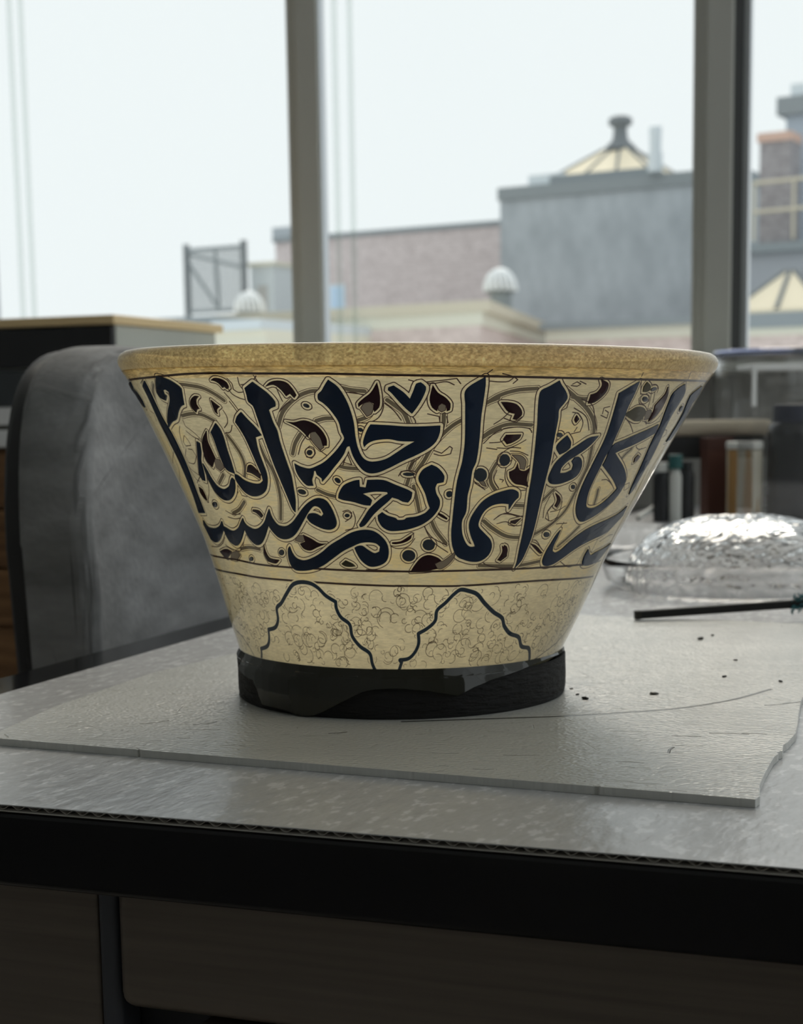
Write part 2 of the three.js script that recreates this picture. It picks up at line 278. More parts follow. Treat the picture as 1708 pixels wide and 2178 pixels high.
{
  // the foam sheet: straight front edge, torn right edge
  const out = [[-0.1935, 0.1128], [-0.1866, 0.1161], [0.1326, 0.2576], [0.1352, 0.2530], [0.1390, 0.2350], [0.1470, 0.2100], [0.1562, 0.1835], [0.1600, 0.1760], [0.1596, 0.1738], [0.1630, 0.1700], [0.1660, 0.1585], [0.1699, 0.1513], [0.1775, 0.1330], [0.1836, 0.1115], [0.1905, 0.0850], [0.2001, 0.0500], [0.2047, 0.0366], [0.225, -0.010], [0.255, -0.100], [0.285, -0.200], [0.292, -0.236], [0.132, -0.310], [-0.013, -0.375], [-0.060, -0.250], [-0.1009, -0.1480], [-0.1441, -0.0722], [-0.178, 0.0344]];
  const s = new THREE.Shape(); out.forEach(([x, z], i) => (i ? s.lineTo(x, -z) : s.moveTo(x, -z)));
  const g = new THREE.ExtrudeGeometry(s, { depth: 0.0033, bevelEnabled: true, bevelThickness: 0.0001, bevelSize: 0.0004, bevelSegments: 1 }); g.rotateX(-Math.PI / 2); at(g, 0, CARD + 0.0001, 0);
  const X0 = -0.2, Z0 = -0.38, W = 0.5, D = 0.65;
  const p = g.attributes.position, uv = g.attributes.uv; for (let i = 0; i < p.count; i++) uv.setXY(i, (p.getX(i) - X0) / W, 1 - (p.getZ(i) - Z0) / D);
  const S = 2048, cv = document.createElement('canvas'), bv = document.createElement('canvas'); cv.width = cv.height = bv.width = bv.height = S;
  const c = cv.getContext('2d'), b = bv.getContext('2d'), im = c.createImageData(S, S), bi = b.createImageData(S, S);
  for (let y = 0; y < S; y++) for (let x = 0; x < S; x++) {
    const mx = x / S * W, my = y / S * D, r = mx * 0.93 + my * 0.37, q = -mx * 0.37 + my * 0.93;
    const wr = noise.noise(r * 330, q * 620, 3) + 0.7 * noise.noise(r * 640, q * 1050, 9), cloud = fbm(r * 9, q * 16, 1.5, 3), crease = Math.pow(1 - Math.abs(noise.noise(r * 38 + 5, q * 120, 7)), 9);
    const k = (y * S + x) * 4, tone = 208 + 16 * cloud - 10 * Math.max(0, crease - 0.55); im.data[k] = tone; im.data[k + 1] = tone; im.data[k + 2] = tone - 4; im.data[k + 3] = 255;  // creases also darkened in the colour, as painted shade
    const hgt = 128 + 46 * wr * (0.55 + 0.9 * Math.max(0, 0.4 + cloud)) - 60 * Math.max(0, crease - 0.5); bi.data[k] = bi.data[k + 1] = bi.data[k + 2] = Math.max(0, Math.min(255, hgt)); bi.data[k + 3] = 255;
  }
  c.putImageData(im, 0, 0); b.putImageData(bi, 0, 0);
  const px = (x, z) => [(x - X0) / W * S, (z - Z0) / D * S];
  const stroke = (l, w, col, dep) => { for (const [k, st] of [[c, col], [b, dep]]) { if (!st) continue; k.strokeStyle = st; k.lineWidth = w; k.lineCap = 'round'; k.beginPath(); l.forEach((q, i) => { const [x, y] = px(...q); i ? k.lineTo(x, y) : k.moveTo(x, y); }); k.stroke(); } };
  // the long curved score mark, scratches and specks of dirt
  const groove = new THREE.CatmullRomCurve3([[0.0, 0.0905], [0.0598, 0.0846], [0.0735, 0.0833], [0.1016, 0.0769], [0.1353, 0.0669], [0.1676, 0.0444], [0.1932, 0.0154]].map(([x, z]) => new THREE.Vector3(x, 0, z))).getPoints(60).map((q) => [q.x, q.z]);
  stroke(groove, 8, 'rgba(84,82,76,1)', '#000'); 
  for (let i = 0; i < 320; i++) { const x = rr(-0.19, 0.28), z = rr(-0.34, 0.25), a = rr(-0.5, 0.3) - (rnd() < 0.15 ? 1.2 : 0), l = rr(0.002, 0.016); stroke([[x, z], [x + l * 0.5 * Math.cos(a), z - l * 0.5 * Math.sin(a) + rr(-0.001, 0.001)], [x + l * Math.cos(a), z - l * Math.sin(a)]], rr(0.8, 2.4), 'rgba(110,108,98,' + rr(0.25, 0.65).toFixed(2) + ')', 'rgba(20,20,20,.7)'); }
  for (const [x, z, dx, dz] of [[0.18, 0.0617, 0.012, -0.004], [0.19, 0.058, 0.011, -0.006], [0.1218, 0.1347, 0.012, 0.003], [0.14, 0.13, 0.016, 0.004], [0.1542, 0.1318, 0.01, 0.002], [-0.1, 0.09, 0.01, -0.006], [-0.0341, 0.117, 0.008, -0.003], [-0.126, 0.086, 0.012, -0.008], [0.118, 0.16, -0.004, 0.012]]) stroke([[x, z], [x + dx * 0.6, z + dz * 0.4], [x + dx, z + dz]], 4, 'rgba(84,82,74,.75)', '#000');
  for (let i = 0; i < 160; i++) { const near = i < 80, x = near ? 0.092 + rr(-0.006, 0.02) * rr(0.2, 1) : rr(-0.19, 0.28), z = near ? 0.03 + rr(-0.03, 0.012) : rr(-0.33, 0.25); c.fillStyle = 'rgba(60,58,50,' + rr(0.3, 0.8).toFixed(2) + ')'; const [a, d] = px(x, z); c.beginPath(); c.ellipse(a, d, rr(0.6, 2.4), rr(0.5, 1.6), rr(0, 3), 0, 7); c.fill(); }
  const tex = (cn, col) => { const t = new THREE.CanvasTexture(cn); t.magFilter = t.minFilter = THREE.LinearFilter; if (col) t.colorSpace = THREE.SRGBColorSpace; return t; };
  const m = new THREE.Mesh(g, std(0xffffff, 0.26, { map: tex(cv, true), bumpMap: tex(bv, false), bumpScale: 0.0012 })); m.name = 'foam_mat'; m.castShadow = m.receiveShadow = true;
  tag(m, 'thin off-white foam mat with scratches and a torn right edge under the bowl', 'mat'); scene.add(m);
}
// loose crumbs of black and grey dirt on the mat
{
  const cm = [std(srgb(38, 36, 34), 0.8), std(srgb(96, 94, 86), 0.4)];
  [[0.0895, 0.0059, 0.0011, 0], [0.0908, 0.0236, 0.0012, 0], [0.0935, 0.0365, 0.002, 0], [0.13, 0.0257, 0.0021, 1], [0.1909, -0.1751, 0.0024, 0], [0.2016, -0.1917, 0.0014, 0], [0.195, -0.0846, 0.0012, 0], [0.1767, -0.0262, 0.0014, 0], [0.2034, -0.0078, 0.0013, 0]].forEach(([x, z, r, k], i) => {
    const g = new THREE.IcosahedronGeometry(r *= 0.72, 1), p = g.attributes.position; for (let j = 0; j < p.count; j++) { const f = 1 + 0.5 * noise.noise(p.getX(j) * 900 + i, p.getY(j) * 900, p.getZ(j) * 900); p.setXYZ(j, p.getX(j) * f * 1.6, Math.max(-0.4 * r, p.getY(j) * f * 0.5), p.getZ(j) * f); } g.computeVertexNormals();
    const m = new THREE.Mesh(g, cm[k]); m.name = numbered('crumb'); m.position.set(x, MAT + 0.4 * r, z); m.rotation.y = i; m.castShadow = true;
    tag(m, ['tiny dark crumb touching the right side of the black ring, farthest back', 'tiny dark crumb between two others right of the black ring', 'flat dark crumb on the mat close to the black ring, nearest the camera', 'glossy grey chip on the mat right of the black ring', 'largest dark crumb on the mat in front of the glass dome', 'small dark crumb beside the largest one near the glass dome', 'small dark crumb on the mat halfway to the black stick', 'small dark crumb right of the grey chip on the mat', 'small dark crumb on the mat near the right picture edge'][i], 'crumb', 'crumbs on the mat'); scene.add(m);
  });
}
// ---------------------------------------------------------------- the enamelled glass bowl
// outer profile [height, radius]; the axis leans and bends a little to the right, as the hand-blown piece does
const PR = [[0, 0.08], [0.01, 0.0806], [0.0193, 0.0833], [0.0241, 0.0852], [0.0344, 0.0893], [0.0424, 0.0924], [0.0564, 0.0974], [0.0666, 0.1011], [0.0735, 0.1038], [0.0826, 0.1074], [0.0972, 0.1146], [0.1161, 0.1241], [0.1355, 0.1341], [0.1506, 0.142], [0.1619, 0.1479], [0.1675, 0.152], [0.1705, 0.1533]];
const radius = (h) => { if (h <= 0) return PR[0][1]; for (let i = 1; i < PR.length; i++) if (h <= PR[i][0]) { const [a, r] = PR[i - 1], [b, q] = PR[i]; return r + (q - r) * (h - a) / (b - a); } return PR[PR.length - 1][1]; };
const TILT = -0.02;
const onBowl = (t, h, r) => { const x = -0.0033 + 0.118 * h - 0.22 * h * h + r * Math.sin(t); return new THREE.Vector3(x, h + TILT * x, r * Math.cos(t)); };
// a surface of the bowl through profile points [h, r], from angle t0 to t1
function shell(prof, t0, t1, nt, uvOf, flip = false) {
  const pos = [], nor = [], uv = [], idx = [], np = prof.length, e = 1e-4, d1 = new THREE.Vector3(), d2 = new THREE.Vector3();
  for (let i = 0; i <= nt; i++) for (let j = 0; j < np; j++) {
    const t = t0 + (t1 - t0) * i / nt, [h, r] = prof[j], p = onBowl(t, h, r), a = prof[Math.max(0, j - 1)], b = prof[Math.min(np - 1, j + 1)];
    d1.copy(onBowl(t + e, h, Math.max(r, 1e-4))).sub(onBowl(t - e, h, Math.max(r, 1e-4))); d2.copy(onBowl(t, b[0], b[1])).sub(onBowl(t, a[0], a[1]));
    const n = d1.cross(d2).normalize().multiplyScalar(flip ? -1 : 1); pos.push(p.x, p.y, p.z); nor.push(n.x, n.y, n.z); uv.push(...uvOf(t, h, j / (np - 1)));
  }
  for (let i = 0; i < nt; i++) for (let j = 0; j + 1 < np; j++) { const a = i * np + j, b = a + np; flip ? idx.push(a, b + 1, b, a, a + 1, b + 1) : idx.push(a, b, b + 1, a, b + 1, a + 1); }
  const g = new THREE.BufferGeometry(); g.setAttribute('position', new THREE.Float32BufferAttribute(pos, 3)); g.setAttribute('normal', new THREE.Float32BufferAttribute(nor, 3)); g.setAttribute('uv', new THREE.Float32BufferAttribute(uv, 2)); g.setIndex(idx); return g;
}
const bowl = tag(base('enamelled_bowl', 0, MAT, 0), 'large flared gilded glass bowl with blue calligraphy on a black ring', 'bowl');

// The decoration, measured on the bowl: x in mm round it (0 at the front, at a radius of 120 mm), y in mm up from the mat.
const DECOR = [];
const d = (kind, s) => DECOR.push([kind, s.split(' ').map((q) => q.split(',').map(Number))]);
d('letter','-155.5,161.0 -156.8,158.1 -150.8,154.7 -149.1,151.3 -150.8,148.3 -152.7,148.7 -157.1,151.4 -159.8,154.8 -179.4,158.9');
d('letter','-135.9,158.3 -130.7,161.0 -130.3,158.9 -130.3,154.9 -130.4,149.3 -130.1,144.1 -128.9,139.4 -127.8,136.2 -127.1,129.5 -127.1,122.9 -128.0,116.1 -129.6,108.6 -130.7,101.4 -131.4,96.9 -141.4,96.3 -137.6,104.1 -135.9,111.4 -135.2,117.2 -134.8,123.3 -135.4,129.4 -136.1,136.0 -136.5,143.4 -135.8,150.0 -135.6,155.6');
d('letter','-117.3,162.4 -113.5,162.5 -107.9,161.0 -103.3,158.3 -102.3,156.9 -105.2,149.5 -107.5,149.0 -111.4,146.7 -116.3,142.8 -121.4,141.5 -128.0,138.8 -125.5,142.1 -120.5,146.7 -114.2,151.9 -112.3,155.4 -114.4,156.6 -116.8,156.2 -117.1,154.7 -115.6,153.8 -118.4,151.5 -122.1,152.9 -123.0,155.4');
d('letter','-107.0,132.7 -105.4,131.8 -107.1,127.6 -110.4,123.3 -112.2,117.8 -114.4,113.4 -116.2,113.8 -117.3,116.4 -113.5,122.0');
d('letter','-89.1,141.3 -87.7,138.5 -87.4,134.5 -87.9,129.2 -88.0,123.9 -88.5,117.8 -92.8,119.5 -93.9,123.1 -94.1,128.5 -93.9,134.4 -94.3,137.0 -91.1,139.6');
d('letter','-109.7,122.1 -108.6,119.1 -107.3,114.9 -104.9,111.5 -100.5,110.2 -95.5,111.7 -92.6,114.8 -91.2,115.9 -90.0,114.8 -91.4,111.2 -94.5,107.5 -99.8,104.7 -104.9,105.1 -108.4,108.0 -109.9,112.4 -110.5,116.6');
d('letter','-73.0,146.4 -70.9,143.3 -68.0,139.6 -66.1,136.0 -69.5,135.0 -70.0,129.5 -69.4,123.2 -69.0,118.5 -69.9,114.3 -72.3,110.4 -76.7,107.9 -81.7,107.4 -85.8,109.3 -88.1,112.6 -89.1,115.5 -88.3,117.8 -86.7,117.3 -83.6,115.1 -78.7,113.7 -74.5,113.7 -72.1,115.1 -72.1,118.4 -72.9,123.1 -73.8,128.3 -74.8,134.1 -76.2,138.7 -77.6,141.8 -75.7,144.4');
d('letter','-63.4,159.7 -61.0,157.5 -57.9,154.5 -55.8,150.9 -56.2,148.9 -58.4,148.1 -59.5,147.3 -58.9,141.7 -58.0,138.3 -58.0,133.7 -57.6,129.2 -56.9,123.4 -56.2,118.2 -56.4,112.3 -56.8,106.4 -58.3,100.6 -59.3,101.8 -60.8,108.1 -62.3,115.1 -63.6,122.1 -64.4,128.5 -64.9,133.1 -65.3,138.2 -65.7,143.9 -66.2,149.2 -67.8,150.9 -67.7,154.0 -67.7,157.0 -65.5,158.4');
d('letter','-139.2,92.9 -136.2,90.2 -125.8,89.8 -118.5,91.3 -113.9,93.9 -114.4,91.5 -112.3,91.0 -106.5,89.6 -100.3,91.3 -96.4,94.3 -93.7,96.4 -93.6,94.4 -91.8,92.7 -87.6,91.5 -83.5,92.3 -78.9,95.1 -75.7,98.9 -73.3,101.7 -73.1,98.4 -72.0,95.9 -70.2,94.1 -65.7,93.8 -61.3,95.8 -57.6,99.0 -53.1,103.3 -49.2,106.1 -45.1,107.7 -41.4,106.9 -39.1,103.7 -37.5,98.9 -37.2,95.9 -38.5,93.8 -41.0,92.8 -44.3,93.0 -48.2,94.4 -51.3,96.2 -52.5,98.2 -51.1,100.1 -47.7,100.5 -44.6,99.1 -43.4,100.3 -44.6,102.9 -47.4,103.8 -50.1,101.9 -53.7,97.9 -57.5,93.5 -60.6,90.4 -64.3,88.1 -68.5,87.2 -72.3,88.1 -74.8,90.4 -76.3,92.7 -76.4,94.0 -78.9,90.8 -82.3,87.0 -85.8,84.3 -89.7,83.4 -92.8,85.2 -94.7,88.2 -95.2,91.2 -97.6,88.7 -102.3,84.7 -107.7,82.0 -111.7,82.8 -114.4,85.2 -115.2,88.3 -114.9,90.3 -118.8,87.5 -125.6,83.9 -133.3,82.0 -139.8,83.0 -140.9,86.7 -142.0,90.5');
d('letter','-33.0,160.5 -29.8,157.5 -27.4,152.6 -25.9,147.4 -25.0,141.9 -24.8,135.8 -24.1,130.8 -22.3,126.5 -19.7,124.9 -16.0,125.1 -12.3,126.3 -8.1,129.2 -4.6,131.8 -1.3,133.9 -7.1,134.0 -11.2,134.8 -15.7,134.5 -18.8,133.6 -20.7,132.2 -21.5,131.2 -21.9,133.0 -21.0,136.4 -19.5,139.8 -18.5,141.3 -11.6,141.0 -4.8,140.5 2.1,140.6 8.4,141.0 8.4,137.7 7.2,133.8 4.7,131.0 0.2,128.1 -5.9,125.0 -12.3,121.5 -16.7,119.7 -20.0,119.5 -22.6,120.8 -24.9,123.9 -26.5,127.3 -27.5,131.6 -28.6,131.3 -30.2,128.1 -32.8,124.7 -35.7,121.5 -38.8,118.0 -41.6,115.3 -41.6,116.8 -43.6,118.5 -43.9,120.1 -44.7,120.2 -45.2,118.4 -46.4,115.8 -46.2,113.3 -49.3,113.4 -51.8,116.3 -53.2,119.7 -53.3,123.5 -50.6,122.1 -46.8,121.3 -43.0,122.5 -39.0,124.6 -34.9,128.1 -31.8,131.5 -29.4,135.2 -30.3,137.7 -30.9,141.9 -32.1,144.7 -34.2,148.2 -36.4,150.7 -37.8,151.8 -37.7,154.2 -36.2,155.6 -34.5,158.3');
d('letter','-11.4,157.3 -9.5,158.1 -5.9,155.2 -3.6,152.5 -2.3,156.3 -1.5,158.9 0.1,159.5 2.0,157.6 1.8,155.2 0.2,150.9 -1.6,147.6 -2.7,146.0 -4.9,148.1 -7.7,151.4 -10.5,155.1 -11.6,156.1');
d('letter','-34.5,109.9 -31.7,113.9 -26.9,116.1 -24.5,116.5 -24.5,113.3 -21.9,113.0 -21.0,116.5 -14.0,116.5 -8.4,114.3 -2.8,112.0 -1.1,110.9 -1.5,108.0 -2.8,106.2 -5.4,106.6 -7.2,107.6 -10.1,108.5 -12.1,106.4 -15.9,103.1 -19.0,100.1 -21.5,97.1 -23.5,95.0 -25.4,94.3 -26.0,95.5 -23.2,99.5 -20.7,103.1 -17.6,106.1 -14.1,109.0 -12.1,110.2 -12.3,110.9 -15.2,111.1 -18.6,111.0 -23.3,110.1 -20.4,108.4 -19.2,107.1 -20.1,104.6 -23.0,104.8 -28.2,106.2 -33.0,107.0 -35.0,107.8');
d('letter','6.3,123.6 9.1,122.2 12.2,118.5 12.2,115.6 9.5,115.0 8.9,113.2 9.7,110.3 11.5,107.4 11.6,103.9 9.2,99.7 4.7,96.1 -1.8,93.7 -8.0,92.8 -11.7,93.0 -14.8,94.8 -16.6,97.8 -16.8,100.1 -14.7,101.7 -12.3,100.2 -8.1,98.9 -7.4,98.1 -4.2,98.3 -3.3,99.1 1.4,99.8 5.4,101.5 7.3,103.6 6.1,106.2 4.6,110.3 2.7,113.8 1.1,117.3 2.7,121.3');
d('letter','22.8,162.1 23.3,158.6 23.5,152.1 23.7,144.4 24.6,134.4 24.9,124.8 24.0,121.1 24.2,114.2 23.9,109.5 24.6,101.8 23.5,97.6 24.6,92.2 26.5,88.6 28.8,86.0 30.8,85.2 32.8,85.4 32.0,86.7 29.4,90.4 27.5,94.6 27.3,98.2 29.1,103.0 31.8,107.1 36.0,110.0 41.0,111.7 44.6,112.2 47.9,110.7 48.7,108.3 47.3,106.6 45.6,102.6 44.8,105.2 40.9,105.5 36.7,104.7 33.6,102.3 32.2,98.8 32.2,95.2 36.4,91.5 40.3,88.4 42.2,84.7 41.5,81.0 38.0,78.3 33.8,77.8 28.7,78.8 24.2,80.7 20.9,85.6 19.2,91.7 18.7,97.7 18.2,106.6 18.0,115.3 18.5,121.1 18.9,124.8 18.8,133.3 16.9,149.9 16.4,156.4');
d('letter','-66.3,84.0 -65.5,81.0 -63.6,78.6 -59.0,77.5 -53.3,79.0 -47.7,81.7 -42.1,85.5 -36.1,88.7 -29.9,91.9 -24.0,93.2 -19.0,92.7 -14.6,89.8 -12.0,86.2 -11.3,81.9 -12.5,78.2 -16.5,76.0 -21.3,75.6 -25.4,78.0 -28.0,81.6 -29.2,84.5 -27.8,85.3 -25.1,85.6 -21.9,83.6 -18.6,82.1 -16.3,83.0 -15.9,85.2 -17.8,86.7 -21.7,87.2 -25.7,86.8 -29.8,85.2 -35.5,82.6 -40.7,79.4 -47.8,75.2 -54.3,73.1 -60.9,72.2 -65.8,72.6 -68.1,75.3 -68.5,79.0 -67.7,82.7');
d('letter','51.2,160.8 52.3,159.2 55.2,156.1 56.8,153.2 55.8,150.2 54.8,148.2 55.7,144.3 56.5,139.0 57.5,132.3 58.7,126.2 59.3,120.7 59.9,115.2 60.6,109.6 61.6,103.3 62.7,96.9 63.7,89.0 63.5,82.5 62.3,77.5 59.4,73.9 59.7,76.8 58.4,85.5 57.0,94.2 55.4,101.3 53.6,109.1 52.2,117.4 50.2,127.6 48.8,134.4 47.3,141.7 45.5,149.5 44.7,154.7 45.1,156.6 47.7,158.2');
d('letter','62.8,136.7 65.9,133.6 66.6,130.9 65.0,129.2 62.5,127.9 59.6,131.0 59.8,133.1');
d('letter','79.5,136.4 74.8,135.6 70.0,132.2 65.3,128.5 62.0,124.5 61.0,120.4 61.1,116.6 63.4,114.5 67.7,114.2 73.0,115.7 76.6,118.0 77.2,121.8 75.4,125.3 72.9,126.9 71.0,126.6 70.2,124.7 71.9,123.0 72.1,120.9 69.4,119.6 66.2,119.4 65.9,121.7 67.8,124.7 72.1,127.8 76.2,131.2 78.4,134.2');
d('letter','89.1,161.1 89.4,155.2 89.1,149.8 89.7,143.7 89.9,137.5 90.0,131.3 89.1,126.5 89.0,120.9 88.7,115.3 88.9,110.3 90.3,106.0 92.7,102.7 99.1,102.1 104.7,104.4 108.8,107.9 111.2,111.0 103.9,115.2 95.9,119.4 90.1,122.6 90.4,125.9 89.9,130.3 91.6,132.7 96.5,134.4 103.4,136.8 110.9,139.1 118.3,141.6 119.9,137.3 111.8,134.2 104.3,131.5 98.0,129.5 94.8,128.2 98.5,126.0 106.4,121.6 113.1,117.1 116.1,113.4 116.0,108.7 112.3,103.8 106.5,99.6 100.0,96.6 94.4,95.3 89.7,97.4 85.7,101.5 83.7,106.2 82.8,111.2 82.8,116.2 83.1,120.3 83.5,125.9 83.9,131.4 83.9,136.9 83.0,143.0 81.8,149.7 80.7,155.7 84.3,158.1');
d('letter','136.8,101.2 130.4,98.1 120.2,95.7 109.7,93.6 102.0,91.4 96.6,88.7 91.9,85.3 88.3,82.2 84.5,80.7 81.7,81.7 81.0,84.7 81.3,88.3 81.1,92.0 79.5,89.5 78.3,85.5 77.1,81.2 77.0,76.9 79.7,74.4 85.3,74.6 91.5,77.2 98.1,80.6 105.4,83.5 115.1,85.9 126.8,88.3 133.4,92.4 138.9,96.2');
d('letter','123.0,160.5 128.1,155.7 127.9,151.2 127.0,145.9 127.7,140.6 129.7,133.9 131.6,126.2 131.5,119.1 131.9,114.0 131.3,108.9 128.9,107.3 126.9,111.1 124.7,120.0 122.5,127.7 120.9,135.1 120.7,140.7 118.8,145.9 117.1,151.1 116.2,155.6 118.8,158.5');
d('letter','149.5,160.1 140.4,157.2 137.4,155.2 138.8,151.6 142.0,146.6 142.9,141.5 142.3,137.1 141.6,132.8 148.8,134.7 151.3,139.8 152.6,145.2 149.5,151.3 154.4,156.4');
d('letter','114.2,80.8 113.2,77.1 115.0,73.3 122.1,71.9 136.3,73.3 143.8,77.4 148.7,81.6 138.6,80.0 126.1,78.5 120.5,77.4');
d('leaf','-83.2,160.4 -81.1,161.5 -78.0,161.2 -75.5,159.5 -75.2,157.3 -76.4,156.5 -77.2,157.6 -78.4,157.1 -79.5,159.0 -81.4,160.1');
d('leaf','-58.5,157.5 -56.2,159.4 -52.8,160.2 -49.4,159.4 -47.4,156.7 -46.3,153.9 -47.4,152.6 -48.8,154.5 -50.6,153.4 -52.1,156.1 -54.8,158.3');
d('leaf','-93.2,153.4 -95.4,153.7 -98.7,152.1 -100.5,149.9 -100.4,147.7 -98.9,146.0 -97.6,147.4 -95.8,147.7 -96.6,149.9 -95.4,152.1');
d('leaf','-86.9,151.8 -87.1,149.3 -86.9,146.2 -86.0,145.3 -85.6,147.4 -83.3,148.7 -85.1,150.2');
d('leaf','-96.9,137.7 -102.0,133.6 -104.9,128.8 -105.5,123.4 -103.1,120.4 -98.1,124.9 -98.6,129.0 -98.9,133.1');
d('leaf','-78.5,121.8 -80.3,118.8 -77.6,118.2 -73.7,115.9 -72.5,117.8 -75.0,121.3 -76.7,122.4');
d('leaf','-53.3,142.4 -49.7,142.0 -45.2,142.9 -41.2,141.5 -38.4,138.5 -36.9,134.6 -37.2,131.7 -38.9,131.6 -39.5,135.1 -41.2,137.9 -43.5,137.3 -44.9,135.3 -46.2,137.3 -49.0,140.1');
d('leaf','-15.4,159.4 -14.8,156.2 -14.5,151.9 -15.0,148.6 -16.8,146.7 -17.2,148.0 -16.9,150.2 -18.5,151.2 -20.9,150.3 -22.7,148.8 -22.8,150.2 -20.8,152.4 -17.8,155.1');
d('leaf','4.4,158.4 6.4,155.2 9.3,153.1 11.4,150.4 11.4,147.7 10.3,147.1 9.6,149.8 8.1,150.6 7.0,149.3 6.7,147.1 4.7,148.7 3.6,152.0 3.9,155.7');
d('leaf','-56.6,90.0 -52.2,88.2 -48.3,86.2 -43.9,86.1 -49.5,84.1 -54.3,82.3 -57.9,83.1 -59.6,85.5 -56.2,86.7');
d('leaf','-84.0,101.1 -80.0,100.6 -78.5,98.2 -80.2,97.1 -82.3,99.2 -84.9,100.0');
d('leaf','-131.6,77.7 -121.1,79.7 -115.4,78.8 -120.5,76.0 -125.0,74.9');
d('leaf','-84.1,84.1 -84.0,80.7 -82.2,77.7 -75.1,76.9 -78.4,74.9 -83.9,75.6 -85.5,79.0');
d('leaf','-123.7,110.3 -121.2,109.2 -120.7,106.1 -121.2,103.6 -123.9,105.1 -125.2,107.5');
d('leaf','0.6,73.3 2.0,75.9 5.6,80.2 9.4,81.4 14.2,80.2 16.5,78.6 13.3,77.1 15.0,74.7 9.7,73.8');
d('leaf','-9.8,87.4 -5.4,88.0 -2.3,89.9 -0.2,91.2 -0.4,89.3 -3.4,87.4 -7.9,86.5 -9.9,86.7');
d('leaf','11.4,101.6 13.8,100.6 16.3,98.9 16.0,98.2 13.3,99.4 11.4,100.6');
d('leaf','49.0,85.7 50.5,85.1 52.1,82.6 51.6,79.5 49.1,78.0 47.4,78.4 49.1,81.4 48.8,83.9');
d('leaf','43.5,124.3 43.0,121.6 40.6,120.3 41.7,117.5 45.0,114.7 48.9,114.0 52.2,113.1 50.2,116.7 49.9,122.2 48.2,120.7 45.2,121.2');
d('leaf','30.2,151.3 32.8,151.3 36.5,150.4 39.1,147.8 39.7,145.6 38.0,143.5 36.4,143.9 36.8,146.2 34.3,146.8 32.5,148.4');
d('leaf','69.0,161.6 73.1,159.9 74.0,156.9 73.0,154.3 69.9,151.3 67.2,150.8 66.9,154.9 69.4,155.9 70.6,158.9');
d('leaf','35.2,137.0 41.6,137.2 41.3,135.4 38.0,133.1 36.5,132.7 34.3,135.0');
d('leaf','67.9,110.2 71.7,108.0 73.1,105.8 72.4,102.9 70.6,103.8 70.7,106.6');
d('leaf','109.4,159.0 112.6,154.9 113.4,150.4 112.4,146.5 110.2,143.9 107.9,142.7 107.8,147.8 106.7,150.4 108.7,153.6 110.1,155.8');
d('leaf','63.8,145.8 65.8,144.0 64.9,142.2 63.5,143.7');
d('leaf','48.4,97.3 54.0,98.5 51.4,95.6 48.6,96.2');
d('leaf','64.2,86.1 68.6,84.8 75.2,80.9 73.8,80.5 68.4,83.4');
d('leaf','47.7,85.5 51.5,82.9 52.5,80.0 49.3,77.7 47.7,78.7 49.1,82.2');
d('leaf','-14.6,97.0 -12.1,98.2 -9.4,98.5 -10.6,96.9 -13.0,96.1 -14.3,96.4');
d('leaf','114.5,127.2 117.3,126.2 116.4,124.2 114.1,123.3 112.9,125.6');
d('olive','88.6,146.2 91.4,147.7 94.6,149.6 98.9,149.4 101.8,147.8 102.6,145.2 101.3,143.0 97.9,143.0 93.7,144.3');
d('olive','93.7,160.9 97.1,159.1 97.9,157.2 96.3,156.3 94.0,156.4 93.0,158.7');
d('olive','-37.0,76.5 -34.4,78.4 -30.3,76.7 -29.0,75.5 -32.5,75.1 -35.3,75.5');
d('dot','-44.0,128.5 -44.4,127.8 -45.1,127.3 -45.9,127.3 -46.5,127.8 -46.6,128.5 -46.2,129.2 -45.5,129.7 -44.7,129.7 -44.1,129.3');
d('dot','-50.6,109.7 -51.4,109.2 -52.6,109.1 -53.8,109.5 -54.5,110.2 -54.5,111.0 -53.7,111.5 -52.5,111.6 -51.3,111.2 -50.6,110.5');
d('dot','-111.9,102.5 -112.5,101.5 -113.8,100.8 -115.3,100.5 -116.4,100.8 -116.7,101.6 -116.1,102.5 -114.7,103.3 -113.2,103.5 -112.1,103.2');
d('dot','-41.9,148.7 -42.4,148.4 -43.1,148.4 -43.8,148.7 -44.2,149.3 -44.2,149.8 -43.7,150.2 -43.0,150.2 -42.3,149.8 -41.9,149.3');
d('dot','-33.2,115.0 -33.9,114.7 -34.7,114.9 -35.4,115.6 -35.7,116.4 -35.5,117.0 -34.8,117.3 -34.0,117.1 -33.3,116.5 -33.0,115.7');
d('dot','-0.5,119.0 -1.0,118.6 -2.3,118.4 -3.9,118.4 -5.2,118.8 -5.7,119.3 -5.2,119.7 -3.9,120.0 -2.3,119.9 -1.0,119.5');
d('dot','16.8,110.3 16.7,109.5 16.2,109.1 15.6,109.1 14.9,109.5 14.6,110.3 14.7,111.1 15.2,111.6 15.9,111.6 16.5,111.1');
d('dot','-21.6,138.4 -22.0,138.1 -22.6,138.0 -23.2,138.3 -23.6,138.8 -23.6,139.4 -23.2,139.7 -22.6,139.8 -21.9,139.5 -21.6,139.0');
d('dot','-30.3,99.8 -30.6,99.3 -31.3,98.9 -32.0,98.9 -32.6,99.2 -32.8,99.7 -32.5,100.3 -31.9,100.6 -31.1,100.6 -30.5,100.3');
d('dot','-71.0,80.7 -71.5,79.8 -72.6,79.2 -73.7,79.2 -74.4,79.7 -74.5,80.5 -73.9,81.4 -72.9,82.0 -71.8,82.1 -71.1,81.6');
d('dot','12.0,86.3 11.6,84.7 10.1,83.7 8.1,83.7 6.4,84.7 5.6,86.3 6.0,87.8 7.5,88.8 9.5,88.8 11.2,87.8');
